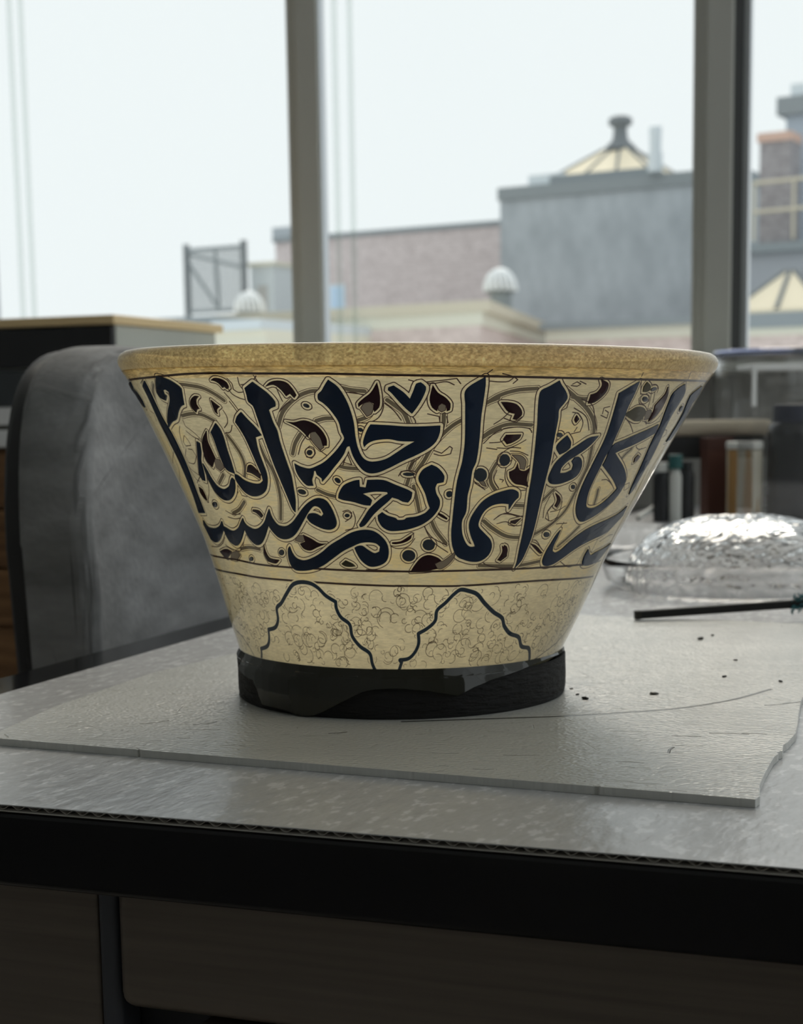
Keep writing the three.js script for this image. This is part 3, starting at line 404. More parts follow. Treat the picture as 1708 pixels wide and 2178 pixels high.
d('dot','2.5,81.1 2.0,79.4 0.3,78.4 -1.8,78.4 -3.6,79.4 -4.4,81.1 -3.8,82.7 -2.2,83.7 -0.1,83.7 1.7,82.7');
d('dot','30.8,119.0 30.7,117.1 29.4,116.0 27.6,116.0 25.9,117.2 25.0,119.0 25.2,120.8 26.4,121.9 28.2,121.9 29.9,120.8');
d('dot','39.6,125.7 39.5,124.1 38.5,123.1 37.0,123.1 35.6,124.1 34.8,125.7 34.9,127.3 35.8,128.3 37.3,128.3 38.7,127.3');
d('dot','99.4,153.2 99.6,152.4 99.0,151.9 97.9,151.9 96.7,152.4 95.9,153.1 95.7,153.9 96.2,154.3 97.3,154.3 98.5,153.9');
d('dot','101.5,158.4 101.9,157.9 101.6,157.3 100.7,156.8 99.7,156.7 98.8,157.0 98.4,157.6 98.7,158.2 99.5,158.6 100.5,158.7');
d('dot','74.9,89.9 75.0,89.1 74.2,88.7 72.9,88.7 71.7,89.2 70.9,90.0 70.8,90.8 71.6,91.3 72.8,91.2 74.1,90.7');
d('dot','78.5,112.6 78.6,111.9 78.2,111.5 77.5,111.6 76.7,112.0 76.1,112.7 75.9,113.3 76.3,113.7 77.1,113.7 77.9,113.3');
d('dot','-95.7,76.3 -96.3,75.6 -97.3,75.1 -98.4,75.0 -99.0,75.4 -99.0,76.1 -98.3,76.8 -97.3,77.3 -96.3,77.3 -95.7,76.9');
d('dot','137.5,148.6 137.1,147.8 135.9,147.4 134.5,147.6 133.3,148.3 132.8,149.2 133.2,150.0 134.3,150.4 135.7,150.2 137.0,149.5');
d('dot','60.5,136.9 60.5,136.2 59.9,135.8 59.0,135.9 58.1,136.2 57.6,136.9 57.7,137.5 58.3,137.9 59.1,137.9 60.0,137.5');
d('dot','16.7,110.1 16.6,109.2 16.0,108.7 15.1,108.7 14.4,109.2 14.0,110.1 14.1,111.0 14.7,111.5 15.6,111.5 16.3,111.0');
d('bulb','-99.3,124.8 -95.8,124.3 -94.2,120.6 -98.3,118.7 -100.8,120.4');
d('bulb','-43.3,137.6 -40.7,138.0 -39.0,134.6 -38.6,130.9 -40.3,129.7 -42.2,131.7 -43.8,134.8');
d('bulb','-22.0,148.3 -20.4,150.6 -18.0,151.0 -16.8,149.4 -18.0,145.8 -19.8,144.7 -21.0,146.7');
d('bulb','6.9,149.5 8.2,150.6 9.8,149.6 9.8,147.6 8.4,146.8 7.1,147.6');
d('bulb','-60.1,89.2 -56.7,89.6 -56.1,87.5 -58.6,86.2 -62.3,86.9');
d('bulb','12.4,79.0 16.5,78.3 19.6,80.1 23.2,83.1 23.0,80.1 20.2,76.5 16.4,74.5 13.5,75.8');
d('bulb','39.9,128.0 44.0,127.7 47.4,125.0 47.7,121.2 45.4,121.6 44.3,124.3');
d('bulb','102.6,147.8 105.6,148.4 108.4,146.2 107.9,144.0 104.4,143.6');
d('bulb','-116.2,78.1 -108.6,79.3 -107.1,77.5 -112.9,74.6 -120.2,74.7');
d('bulb','27.1,116.9 29.9,116.3 31.9,113.5 29.7,114.2');
d('vine','-104.3,159.1 -96.9,158.4 -89.3,157.1 -83.7,154.3 -80.0,151.5');
d('vine','-110.8,144.5 -102.3,145.5 -95.6,144.9 -89.3,142.1');
d('vine','-84.9,135.7 -82.6,131.6 -80.5,125.8 -80.9,120.5 -83.1,116.3');
d('vine','-69.0,132.4 -67.7,126.1 -65.5,120.3 -64.7,113.9 -65.3,106.1 -68.1,97.0');
d('vine','-57.3,140.0 -53.4,146.8 -46.5,152.9 -40.5,155.5 -36.6,155.6');
d('vine','-53.4,127.8 -51.1,132.7 -48.0,136.7');
d('vine','-40.1,142.7 -36.3,143.8 -32.2,143.8');
d('vine','-29.8,157.5 -25.2,156.2 -20.1,155.6');
d('vine','-23.8,142.9 -19.8,144.6 -17.6,147.5');
d('vine','-11.9,151.9 -8.7,149.2 -5.8,146.5 -3.8,141.8');
d('vine','9.2,147.1 9.5,142.1 9.1,138.8');
d('vine','16.9,143.7 13.3,141.1 9.7,137.2 6.1,132.1 3.0,125.3 0.1,120.4');
d('vine','-1.4,128.1 -1.7,124.7 -2.7,121.9');
d('vine','-0.7,113.8 0.8,108.6 2.8,101.2');
d('vine','8.0,99.1 11.2,93.4 17.5,86.8');
d('vine','-34.1,123.0 -30.3,121.9 -24.8,121.5');
d('vine','-44.6,111.4 -40.6,109.6 -36.4,108.6');
d('vine','25.2,135.1 28.4,137.7 32.1,139.7');
d('vine','24.8,151.0 29.0,153.0');
d('vine','24.9,150.8 29.4,154.2 35.8,156.5 43.2,157.2');
d('vine','25.3,135.6 29.2,139.0 35.4,141.6 45.0,141.3');
d('vine','34.1,124.4 32.6,119.6 33.5,115.5 37.0,111.3');
d('vine','54.8,157.3 61.5,152.9 68.2,148.3 73.6,143.0 76.4,137.6 79.2,129.4 80.9,122.5 80.7,114.8 80.2,109.2 78.9,101.4 74.3,95.8 66.4,91.1 60.8,89.3 49.4,89.8 39.9,93.9 34.3,97.5');
d('vine','48.2,104.6 54.7,104.2');
d('vine','62.6,106.8 66.4,111.6');
d('vine','37.7,76.0 50.0,75.5 62.2,75.3 76.7,77.0');
d('vine','94.5,92.9 89.9,88.0 84.9,83.8');
d('vine','59.2,153.8 64.2,152.9 68.5,153.6');
d('vine','102.1,125.2 103.8,127.8 106.3,130.0');
d('vine','-123.6,159.0 -127.3,156.1 -128.7,153.5 -131.3,150.0');
d('vine','-100.7,98.4 -94.3,100.6 -88.6,104.5');
d('vine','-105.3,80.7 -96.7,81.9 -88.6,81.4');
d('vine','-3.0,117.3 -3.7,114.6');
d('vine','98.5,102.9 97.3,107.2 95.7,110.8');
d('vine','-97.0,117.2 -100.8,114.4 -102.8,113.0');
d('line','-69.3,158.4 -66.2,158.9 -62.9,160.6 -61.3,162.2');
d('line','-69.7,161.7 -69.9,158.4 -69.0,156.5');
d('line','-62.3,162.5 -61.4,160.0 -60.5,158.4');
d('line','-75.9,156.8 -74.9,154.5 -71.8,152.6 -68.7,151.7');
d('line','-74.9,161.2 -73.3,159.0 -73.5,156.5 -71.6,155.1 -69.1,155.3');
d('line','-78.5,155.1 -76.1,151.2 -73.9,146.7');
d('line','-77.4,151.2 -75.9,148.3 -74.8,145.8');
d('line','-82.4,147.2 -81.5,144.3 -82.3,141.5 -85.1,139.2');
d('line','-80.3,140.3 -82.3,137.4 -85.6,136.7');
d('line','-116.6,139.6 -119.3,136.9 -121.3,133.0 -122.3,129.0');
d('line','-116.7,135.0 -120.1,132.0 -119.1,130.1 -114.2,130.5 -114.4,132.4 -116.1,135.0');
d('line','-120.4,128.7 -124.5,125.3 -124.1,122.0 -118.3,121.8 -113.4,125.3 -114.5,128.5 -118.2,128.8');
d('line','-111.7,142.5 -111.7,139.6 -106.7,136.5 -103.6,133.3');
d('line','-112.9,137.4 -109.0,134.8 -105.0,133.6');
d('line','-127.1,122.9 -124.9,118.9 -118.6,116.1');
d('line','-125.8,118.9 -124.2,114.2 -120.7,113.0');
d('line','-117.5,115.8 -124.7,112.2');
d('line','-110.6,117.2 -115.2,108.5 -121.9,102.6');
d('line','-106.5,96.3 -100.3,95.7 -94.6,96.6');
d('line','-106.6,99.4 -101.1,97.8 -94.6,98.4');
d('line','-89.4,109.9 -88.9,107.5 -85.6,107.0');
d('line','-103.2,104.5 -96.8,104.7 -90.7,109.2');
d('line','-102.2,82.2 -98.2,86.8');
d('line','-146.4,79.3 -133.5,79.9 -124.9,82.0 -118.3,85.6');
d('line','-121.2,81.6 -114.8,80.1 -107.3,79.3 -104.1,80.8');
d('line','-55.1,146.7 -51.3,150.1 -49.5,150.9');
d('line','-54.0,157.2 -53.3,153.4 -52.7,151.2');
d('line','-50.7,127.6 -48.2,132.7 -45.3,136.2 -43.5,133.9 -40.3,129.4 -36.9,126.6');
d('line','-44.8,131.4 -47.2,129.3 -47.1,126.5 -44.9,125.9 -42.8,128.3 -43.2,130.8 -44.8,131.4');
d('line','-27.2,155.1 -24.4,155.1 -20.7,154.0');
d('line','-23.4,142.0 -19.4,142.0 -15.4,144.2 -13.4,148.6 -13.5,151.9');
d('line','-12.9,150.5 -9.6,147.5 -6.7,143.2');
d('line','-2.9,145.4 -1.4,143.2 -1.1,141.3');
d('line','3.2,146.0 7.6,144.9 8.4,141.0');
d('line','10.5,144.9 11.2,142.2');
d('line','-4.2,160.5 -0.6,159.5 4.7,160.0 9.2,160.6 12.7,161.2 14.3,159.0');
d('line','-1.5,160.5 3.9,159.0 9.2,159.8 12.0,158.5');
d('line','6.8,129.9 10.0,128.7 12.3,131.0 13.0,131.8 14.1,131.0 13.7,128.5 10.1,127.6 6.9,128.4');
d('line','-21.9,132.8 -17.8,132.8 -11.7,133.7 -5.6,132.9 -8.6,130.3 -13.8,126.9 -18.1,125.7');
d('line','-31.3,123.0 -28.9,128.4 -27.4,123.3 -31.2,124.4');
d('line','-12.9,102.6 -9.3,99.6 -2.2,99.7');
d('line','-0.9,118.4 2.9,110.9 7.0,103.3');
d('line','2.2,129.3 1.3,127.0 -1.7,124.1 -3.2,121.3');
d('line','-7.4,118.4 -6.4,120.4 -3.2,120.7 0.2,119.0');
d('line','-28.6,101.7 -27.7,98.2 -29.3,94.0 -33.2,92.7');
d('line','-33.6,101.6 -31.0,102.3 -29.3,101.1 -30.1,98.7 -32.8,96.9');
d('line','-12.8,121.2 -15.0,119.5 -18.4,117.4');
d('line','4.7,96.1 9.7,90.1 18.0,86.0');
d('line','-9.0,87.0 -5.2,87.7 -1.6,89.5 0.8,91.9');
d('line','24.5,160.2 28.4,159.9 31.7,160.2 33.5,162.2');
d('line','28.8,163.4 33.0,162.2 34.9,160.9 33.5,159.3');
d('line','56.9,158.7 59.6,158.4 60.9,159.4 58.9,160.3 57.3,159.3');
d('line','60.1,160.6 63.2,159.4');
d('line','29.3,141.6 32.4,144.2 34.3,146.8');
d('line','33.0,144.2 37.5,142.9 40.1,144.9');
d('line','26.6,133.1 31.2,138.3 38.1,140.3 44.6,139.7 46.1,138.0');
d('line','29.1,133.4 33.4,133.7 35.0,134.7');
d('line','32.7,131.1 37.8,131.1 41.9,133.0 44.4,134.7');
d('line','28.3,131.1 32.8,130.4');
d('line','43.1,131.0 38.5,131.1 34.7,127.7 34.3,123.7 37.8,123.0 40.5,125.7');
d('line','38.8,129.7 42.9,129.4 47.4,127.7');
d('line','34.9,121.0 34.5,116.9 37.7,112.8');
d('line','38.7,122.3 39.8,116.9 43.4,112.7 48.2,111.6 53.4,111.9');
d('line','26.1,115.3 31.5,112.1');
d('line','37.3,116.9 39.1,116.5 38.7,115.5');
d('line','39.5,98.1 44.0,100.9 49.8,100.1 56.1,98.5');
d('line','41.6,96.0 46.1,96.9 50.8,95.1 55.0,95.0 56.7,97.1');
d('line','66.6,98.2 65.1,103.2 65.9,108.8');
d('line','71.0,96.6 67.9,101.0 69.7,104.5');
d('line','74.5,105.8 75.4,100.8 74.3,95.8 69.3,91.0');
d('line','69.7,101.0 74.8,101.9 77.6,103.6');
d('line','61.6,147.0 64.7,146.3 68.5,142.3 68.8,138.3 64.7,137.3');
d('line','66.4,140.3 65.8,138.3');
d('line','76.7,146.4 76.2,149.0 79.0,149.7');
d('line','76.2,145.7 80.1,144.4 79.6,147.0 77.4,148.0');
d('line','63.6,152.9 69.6,150.3 73.7,144.3 77.2,139.0');
d('line','61.6,148.9 68.9,145.0 73.1,139.0');
d('line','56.1,146.3 57.3,141.7');
d('line','56.0,147.6 58.2,148.9 58.1,152.2');
d('line','90.1,161.4 93.5,155.3');
d('line','97.5,159.7 100.7,159.8 103.6,157.9 103.9,156.2');
d('line','94.8,155.3 93.8,153.4 95.5,151.2 98.4,150.8 101.1,152.2 99.9,154.4 96.9,155.5');
d('line','100.0,156.3 101.6,152.9 103.1,148.4');
d('line','102.3,156.3 104.6,151.6');
d('line','90.9,144.6 95.9,141.7 100.8,137.9');
d('line','105.7,142.7 110.8,142.0 115.0,143.9 117.0,147.5');
d('line','108.5,132.6 109.5,130.9 113.2,129.7 119.1,130.5');
d('line','113.8,122.3 111.6,125.6 113.7,129.2 115.3,130.2');
d('line','95.0,115.5 99.3,115.4 110.4,110.4 107.1,107.8 103.1,105.6');
d('line','120.4,109.6 117.8,112.4 122.1,113.3 124.6,110.8 121.3,109.6');
d('line','137.0,109.3 131.9,114.0 132.4,119.7 134.9,123.1');
d('line','150.5,95.4 154.3,102.3 158.4,109.8 154.2,119.0 151.0,128.1');
d('line','149.5,151.3 151.5,143.2 147.5,135.7 144.7,127.9');
d('line','88.9,163.3 88.7,164.8');
d('line','123.9,162.8 121.6,165.9');
d('line','128.1,138.6 132.7,138.6 135.2,136.6 132.4,135.2');
d('line','22.5,162.7 24.8,165.0');
d('line','125.3,83.9 134.8,86.3 142.8,86.5');
d('line','90.9,76.2 101.5,72.6 109.7,73.6 111.7,81.7');
d('line','119.5,77.5 121.0,81.1 120.7,87.1');
d('line','73.7,82.8 67.3,87.4 63.6,87.2');
d('line','76.7,95.0 83.8,95.1');
d('line','81.5,95.6 80.3,92.4');
d('line','39.5,98.0 42.4,100.4 47.7,100.3 52.3,99.0');
d('line','37.6,79.9 40.6,76.7 49.4,74.6 59.0,74.3');
d('line','-11.0,85.6 -6.5,84.4 -1.4,85.6 1.5,89.3');
d('line','7.4,98.9 5.2,96.5 7.5,91.7 11.9,86.9 19.2,82.6');
d('line','75.9,98.3 71.9,96.6 68.1,98.0 67.8,101.6 69.8,105.2');
d('line','-144.9,159.3 -144.9,156.6');
d('line','-133.1,161.4 -138.2,159.8');
d('line','-144.8,150.0 -144.7,146.7 -139.8,145.3 -142.6,141.6');
d('line','-139.7,142.7 -138.9,139.0 -139.2,134.6 -139.9,128.6 -140.8,125.2');
d('line','-150.8,143.9 -149.0,137.9 -149.3,129.4 -151.2,120.8 -137.9,126.9');
d('line','-142.0,124.5 -144.0,117.6 -159.9,110.0 -157.5,103.1 -162.7,95.8');
d('ring','-164.4,161.7 -126.7,162.3 -106.5,163.0 -93.8,163.5 -76.8,163.6 -57.2,163.2 -32.3,163.1');
d('ring','-35.7,163.1 -10.4,162.5 9.0,162.3 27.4,162.3');
d('ring','17.3,162.3 44.9,162.0 70.4,161.8 103.9,162.0 157.1,162.5');
d('ring','-165.0,73.7 -115.6,74.7 -91.7,73.7 -69.9,73.5 -47.3,73.6 -26.2,73.4 -7.8,73.4');
d('ring','-23.1,73.8 0.2,73.4 19.3,73.6 39.2,73.7 62.6,73.6 85.3,73.5 115.8,72.9');
d('ring','114.0,72.6 132.1,72.7 146.6,73.0');
d('ring','-170.5,66.4 -119.3,67.4 -94.5,67.0 -71.5,67.0 -44.3,66.8 -7.4,66.3');
d('ring','-7.2,66.4 5.1,66.4 26.5,66.2 57.0,66.9 84.3,66.9 125.8,65.5 146.7,64.7');
d('arch','-115.5,23.1 -112.5,27.4 -112.0,29.3 -102.9,31.6 -99.0,35.1 -97.1,40.5 -89.5,42.4 -85.8,46.5 -85.0,52.3 -80.5,55.1 -75.2,59.9 -69.3,64.9 -63.7,66.5 -57.1,66.2 -52.5,64.2 -48.1,60.6 -42.0,57.7 -41.9,54.6 -39.4,50.3 -33.9,46.7 -32.5,41.0 -27.7,36.0 -21.1,32.3 -19.3,27.1 -16.6,23.2 -12.1,20.7 -6.7,19.9');
d('arch','-8.0,20.1 -4.6,20.8 -1.5,23.4 0.1,28.0 -1.2,29.3 4.4,30.1 8.0,33.2 9.7,37.7 8.7,42.8 13.9,45.4 17.9,49.1 18.1,54.2 22.3,57.9 26.6,62.2 29.8,64.3 34.4,63.7 40.3,61.9 46.4,57.3 53.9,52.6 61.5,49.1 64.7,45.1 71.2,40.9 80.0,38.4 85.9,33.4 94.6,31.5 100.9,25.4');
d('line2','-167.9,61.3 -165.4,50.3 -158.0,43.6 -154.4,36.7 -138.8,33.5 -129.9,28.4 -123.8,22.3');
d('line2','103.5,23.5 116.7,27.7 131.0,31.7 138.8,35.6 147.3,42.8 152.2,49.6');

// smooth a traced outline but keep its corners
function smooth(p, closed) {
  const n = p.length, out = [], corner = p.map((q, i) => { if (!closed && (i === 0 || i === n - 1)) return true; const a = p[(i + n - 1) % n], b = p[(i + 1) % n]; const u = [q[0] - a[0], q[1] - a[1]], v = [b[0] - q[0], b[1] - q[1]]; return Math.abs(Math.atan2(u[0] * v[1] - u[1] * v[0], u[0] * v[0] + u[1] * v[1])) > 0.95; });
  const m = closed ? n : n - 1;
  for (let i = 0; i < m; i++) {
    const a = p[i], b = p[(i + 1) % n], pa = corner[i] ? a : p[(i + n - 1) % n], pb = corner[(i + 1) % n] ? b : p[(i + 2) % n], len = Math.hypot(b[0] - a[0], b[1] - a[1]), k = Math.max(1, Math.min(8, Math.round(len / 1.1)));
    const la = Math.hypot(a[0] - pa[0], a[1] - pa[1]) || 1, lb = Math.hypot(pb[0] - b[0], pb[1] - b[1]) || 1, ta = [(b[0] - pa[0]) * len / (la + len), (b[1] - pa[1]) * len / (la + len)], tb = [(pb[0] - a[0]) * len / (lb + len), (pb[1] - a[1]) * len / (lb + len)];
    for (let s = 0; s < k; s++) { const t = s / k, t2 = t * t, t3 = t2 * t; out.push([0, 1].map((c) => (2 * t3 - 3 * t2 + 1) * a[c] + (t3 - 2 * t2 + t) * ta[c] + (-2 * t3 + 3 * t2) * b[c] + (t3 - t2) * tb[c])); }
  }
  if (!closed) out.push(p[n - 1]);
  return out;
}
const OPEN = ['vine', 'line', 'ring', 'arch', 'line2'];
for (const q of DECOR) q.push(smooth(q[1], !OPEN.includes(q[0])));
const SPAN = 209.4, TALL = 180, S = 2048;
// small engraved curls that fill the lower band: arcs, hooks and rounds, closer together outside the arches
const CURLS = [];
for (let i = 0; i < 900; i++) {
  const x = rr(-SPAN, SPAN), y = rr(26, 65.5), r = rr(1.1, 3.6) * (rnd() < 0.2 ? 1.3 : 0.8), a = rr(0, 7), l = rr(1.6, 5.6), sp = rr(-0.12, 0.1), q = [];
  for (let k = 0; k <= 14; k++) { const t = k / 14, w = a + l * t, f = r * (1 + sp * l * t); q.push([x + 1.1 * f * Math.cos(w), y + f * Math.sin(w)]); }
  if (q.every((p) => p[1] > 25 && p[1] < 66)) CURLS.push([q, rr(0.17, 0.3)]);
}
const goldSpeck = field(512, [24, 96], 4, (v) => 255 * stretch(v, 2.4), false), cloudy = field(512, [5, 9], 4, (v) => 255 * stretch(v, 2.2), false);
const sample = (t, x, y) => t.image.data[(((y % 512 + 512) % 512 | 0) * 512 + ((x % 512 + 512) % 512 | 0)) * 4] / 255;
function decorTexture(x0) {
  const cv = document.createElement('canvas'), dv = document.createElement('canvas'); cv.width = cv.height = dv.width = dv.height = S;
  const c = cv.getContext('2d'), im = c.createImageData(S, S);
  for (let y = 0; y < S; y++) { const h = TALL * (1 - (y + 0.5) / S); for (let x = 0; x < S; x++) {
    const s = sample(goldSpeck, x * 0.8 + x0 * 7, y * 0.9), q = sample(cloudy, x * 0.5 + x0 * 3, y * 0.35), k = (y * S + x) * 4;
    // gilding on the rim zone above the upper ring line (it ends at the line), plain stained glass below
    const gold = h > 161.5, low = h < 65.8, m = (s - 0.5) * (gold ? 62 : low ? 18 : 20) + (q - 0.5) * (gold ? 34 : 22);
    const b = gold ? [226, 204, 156] : low ? [224, 213, 180] : [212, 200, 165];
    const w = gold || low ? 0 : Math.max(0, Math.min(1, (q - 0.6) * 2 + 0.6 * (s - 0.5)));   // scraps of old gilding between the letters
    im.data[k] = b[0] + m - 4 * w; im.data[k + 1] = b[1] + m * 0.96 - 11 * w; im.data[k + 2] = b[2] + m * 0.8 - 26 * w; im.data[k + 3] = 255;
  } }
  c.putImageData(im, 0, 0);
  const e = dv.getContext('2d'); e.setTransform(S / SPAN, 0, 0, -S / TALL, -x0 * S / SPAN, S); e.lineJoin = e.lineCap = 'round';
  const path = (p, close) => { e.beginPath(); p.forEach(([x, y], i) => (i ? e.lineTo(x, y) : e.moveTo(x, y))); if (close) e.closePath(); };
  const line = (p, w, col, close = false) => { path(p, close); e.strokeStyle = col; e.lineWidth = w; e.stroke(); };
  const erase = (f) => { e.globalCompositeOperation = 'destination-out'; f(); e.globalCompositeOperation = 'source-over'; };
  const INK = '#33201b', each = (kinds, f) => DECOR.forEach(([k, , p]) => kinds.includes(k) && f(p, k));
  for (const [q, w] of CURLS) line(q, w, 'rgba(66,54,38,.95)');
  each(['vine'], (p) => line(p, 2.95, INK)); each(['vine'], (p) => erase(() => line(p, 2.5, '#000'))); each(['vine'], (p) => line(p, 1.65, '#5e5544'));
  const fills = ['leaf', 'olive', 'bulb', 'dot'];
  each(fills, (p, k) => line(p, k === 'bulb' ? 1.7 : 2.3, INK, true)); each(fills, (p, k) => erase(() => { line(p, k === 'bulb' ? 1.1 : 1.5, '#000', true); path(p, true); e.fill(); }));
  each(['line'], (p) => line(p, 0.42, INK));
  each(['letter'], (p) => line(p, 3.0, INK, true)); each(['letter'], (p) => erase(() => { line(p, 2.2, '#000', true); path(p, true); e.fill(); }));
  const COL = { leaf: '#20090f', olive: '#4a4430', bulb: '#6b6256', dot: '#14161c', letter: '#10202f' };
  each(['bulb'], (p, k) => { path(p, true); e.fillStyle = COL[k]; e.fill(); line(p, 0.3, INK, true); });
  each(['leaf', 'olive', 'dot', 'letter'], (p, k) => { path(p, true); e.fillStyle = COL[k]; e.fill(); });
  each(['ring'], (p) => line(p, 0.95, '#2a1a14')); each(['line2'], (p) => line(p, 0.6, '#2c241e'));
  each(['arch'], (p) => { erase(() => line(p, 3.4, '#000')); line(p, 2.0, '#10202f'); });
  // the ring lines run on round the back of the bowl
  for (const [y, w] of [[161.8, 0.75], [73.4, 0.7], [66.3, 0.7]]) for (const [a, b] of [[-SPAN, -185], [172, SPAN]]) line([[a, y], [b, y]], w, '#2a1a14');
  c.drawImage(dv, 0, 0);
  const t = new THREE.CanvasTexture(cv); t.colorSpace = THREE.SRGBColorSpace; t.magFilter = t.minFilter = THREE.LinearFilter; t.wrapS = THREE.RepeatWrapping; return t;
}
const texL = decorTexture(-SPAN), texR = decorTexture(0);
const glassOf = (map) => phy(0xffffff, 1.0, { map, transmission: 0.9, thickness: 0, ior: 1.45, specularIntensity: 0.3 });
const gL = glassOf(texL), gR = glassOf(texR);
{
  const prof = []; for (let i = 0; i <= 60; i++) { const h = 0.0242 + (0.1665 - 0.0242) * i / 60; prof.push([h, radius(h)]); }
  const q = 100 * Math.PI / 180, uvOf = (k) => (t, h) => [t / q - k, h * 1000 / TALL];
  const parts = [[-1, 0], [0, 1], [1, 2], [2, 2.6]].map(([a, b]) => shell(prof, a * q, b * q, Math.round(80 * (b - a)), uvOf(a)));
  part(bowl, 'body', mergeGeometries(parts, true), [gL, gR, gL, gR]);
  const clear = phy(0xffffff, 0.04, { transmission: 1, thickness: 0, ior: 1.5 });
  part(bowl, 'glaze', shell(prof.map(([h, r]) => [h, r + 0.00012]), 0, 2 * Math.PI, 240, (t, h) => [t, h]), clear);
  part(bowl, 'inner_wall', shell(prof.slice(1).map(([h, r]) => [h, r - 0.0042]), 0, 2 * Math.PI, 200, (t, h) => [t, h], true), clear);
}
{
  // thick rounded lip with worn gilding
  const prof = [[0.1662, 0.1508], [0.169, 0.1527], [0.1712, 0.15335], [0.1732, 0.1531], [0.175, 0.1518], [0.1761, 0.1499], [0.1765, 0.1478], [0.1758, 0.1458], [0.174, 0.1446], [0.171, 0.144], [0.1662, 0.1434]];
  const t = field(512, [150, 28], 4, (v) => { const k = 64 * (stretch(v) - 0.5); return [236 + k, 219 + k * 0.96, 182 + k * 0.88]; });
  part(bowl, 'gilded_rim', shell(prof, 0, 2 * Math.PI, 240, (a, h, s) => [a * 3 / Math.PI, s]), phy(0xffffff, 0.6, { map: t, transmission: 0.85, thickness: 0, ior: 1.5 }));
}
// raised enamel: the letters and the leaves stand half a millimetre proud of the glass
{
  const enamel = { letter: phy(srgb(28, 46, 72), 0.25, { specularIntensity: 0.6 }), leaf: phy(srgb(48, 13, 24), 0.25, { specularIntensity: 0.6 }), dot: phy(srgb(40, 50, 66), 0.2, { clearcoat: 0.4 }), olive: phy(srgb(72, 66, 44), 0.3) };
  const relief = (p, depth) => {
    const s = new THREE.Shape(p.map(([x, y]) => new THREE.Vector2(x, y)));
    let g = new THREE.ExtrudeGeometry(s, { depth, bevelEnabled: true, bevelThickness: 0.12, bevelSize: 0.12, bevelOffset: -0.12, bevelSegments: 1 });
    g = new TessellateModifier(4, 5).modify(g); g.deleteAttribute('normal');
    const a = g.attributes.position, v = new THREE.Vector3();
    for (let i = 0; i < a.count; i++) { const h = a.getY(i) / 1000; v.copy(onBowl(a.getX(i) / 2.094 * Math.PI / 180, h, radius(h) + 0.0002 + a.getZ(i) / 1000)); a.setXYZ(i, v.x, v.y, v.z); }
    return toCreasedNormals(g, 0.7);
  };
  const nameOf = { letter: 'enamel_letter', leaf: 'enamel_leaf', dot: 'enamel_dot', olive: 'enamel_olive_leaf' };
  for (const [k, , p] of DECOR) if (enamel[k]) part(bowl, nameOf[k], relief(p, k === 'letter' ? 0.42 : 0.3), enamel[k]);
}
// the broken foot: a flange whose lower edge is a jagged fracture, [degrees from the front, height in mm]
const FOOT = [[-180, 22], [-140, 22.5], [-100, 22.2], [-80, 21.4], [-73, 18.5], [-68.1, 16.3], [-64.1, 14.8], [-57, 14], [-54.8, 9.7], [-52.4, 4.9], [-51.6, 3], [-45.4, 2.7], [-39.2, 2.3], [-35.9, 0.9], [-32.6, 0.6], [-29.5, 1.1], [-25.6, 3.4], [-21.2, 7], [-16.2, 11.1], [-12.1, 14.2], [-8.3, 15.4], [-1.9, 16], [1.6, 15.6], [8.1, 14.5], [14.2, 12.5], [17.3, 11.2], [19.3, 12.6], [22.9, 15.1], [28.6, 17.8], [36.5, 19.6], [44.7, 21.4], [51, 22.6], [58, 23.4], [130, 23.2], [180, 22]];
{
  const edge = (deg) => { for (let i = 1; i < FOOT.length; i++) if (deg <= FOOT[i][0]) { const [a, p] = FOOT[i - 1], [b, q] = FOOT[i]; return p + (q - p) * (deg - a) / (b - a); } return 19.5; };
  const rOut = (h) => (h > 21.3 ? 0.0855 + (24.6 - h) * 0.0005 : h > 17 ? 0.08715 + (21.3 - h) * 0.0005 : 0.0893);
  const n = 480, m = 14, pos = [], idx = [], uv = [];
  for (let i = 0; i <= n; i++) { const deg = -180 + 360 * i / n, lo = edge(deg), t = deg * Math.PI / 180;
    for (let j = 0; j <= m; j++) { const h = 24.6 + (lo - 24.6) * j / m, lump = 0.00035 * noise.noise(deg * 0.09, h * 0.25, 2), r = rOut(h) + lump, x = r * Math.sin(t); pos.push(x, h / 1000 - 0.012 * x * (h / 24.6), r * Math.cos(t)); uv.push(deg / 40, h / 20); }
    for (let j = m; j >= 0; j--) { const h = 24.6 + (lo - 24.6) * j / m, r = Math.max(h > 21.3 ? 0.0835 : 0.08745, rOut(h) - 0.0019), x = r * Math.sin(t); pos.push(x, h / 1000 - 0.012 * x * (h / 24.6), r * Math.cos(t)); uv.push(deg / 40, h / 20); } }
  const w = 2 * m + 2; for (let i = 0; i < n; i++) for (let j = 0; j + 1 < w; j++) { const a = i * w + j, b = a + w; idx.push(a, a + 1, b + 1, a, b + 1, b); }
  let g = new THREE.BufferGeometry(); g.setAttribute('position', new THREE.Float32BufferAttribute(pos, 3)); g.setAttribute('uv', new THREE.Float32BufferAttribute(uv, 2)); g.setIndex(idx); g = toCreasedNormals(g.toNonIndexed(), 0.8);
  part(bowl, 'broken_foot', g, phy(srgb(44, 44, 36), 0.1, { transmission: 0.2, thickness: 0, ior: 1.5 })).userData.label = 'dark olive broken glass foot with a jagged edge';
  const floorP = [[0.0238, 0.0843], [0.0215, 0.0828], [0.0185, 0.079], [0.0145, 0.071], [0.0125, 0.05], [0.0125, 0.001], [0.0225, 0.001], [0.0228, 0.06], [0.0234, 0.079], [0.0238, 0.0843]];
  part(bowl, 'glass_floor', shell(floorP, 0, 2 * Math.PI, 120, (t, h) => [t, h], true), phy(srgb(212, 204, 166), 0.3));
}
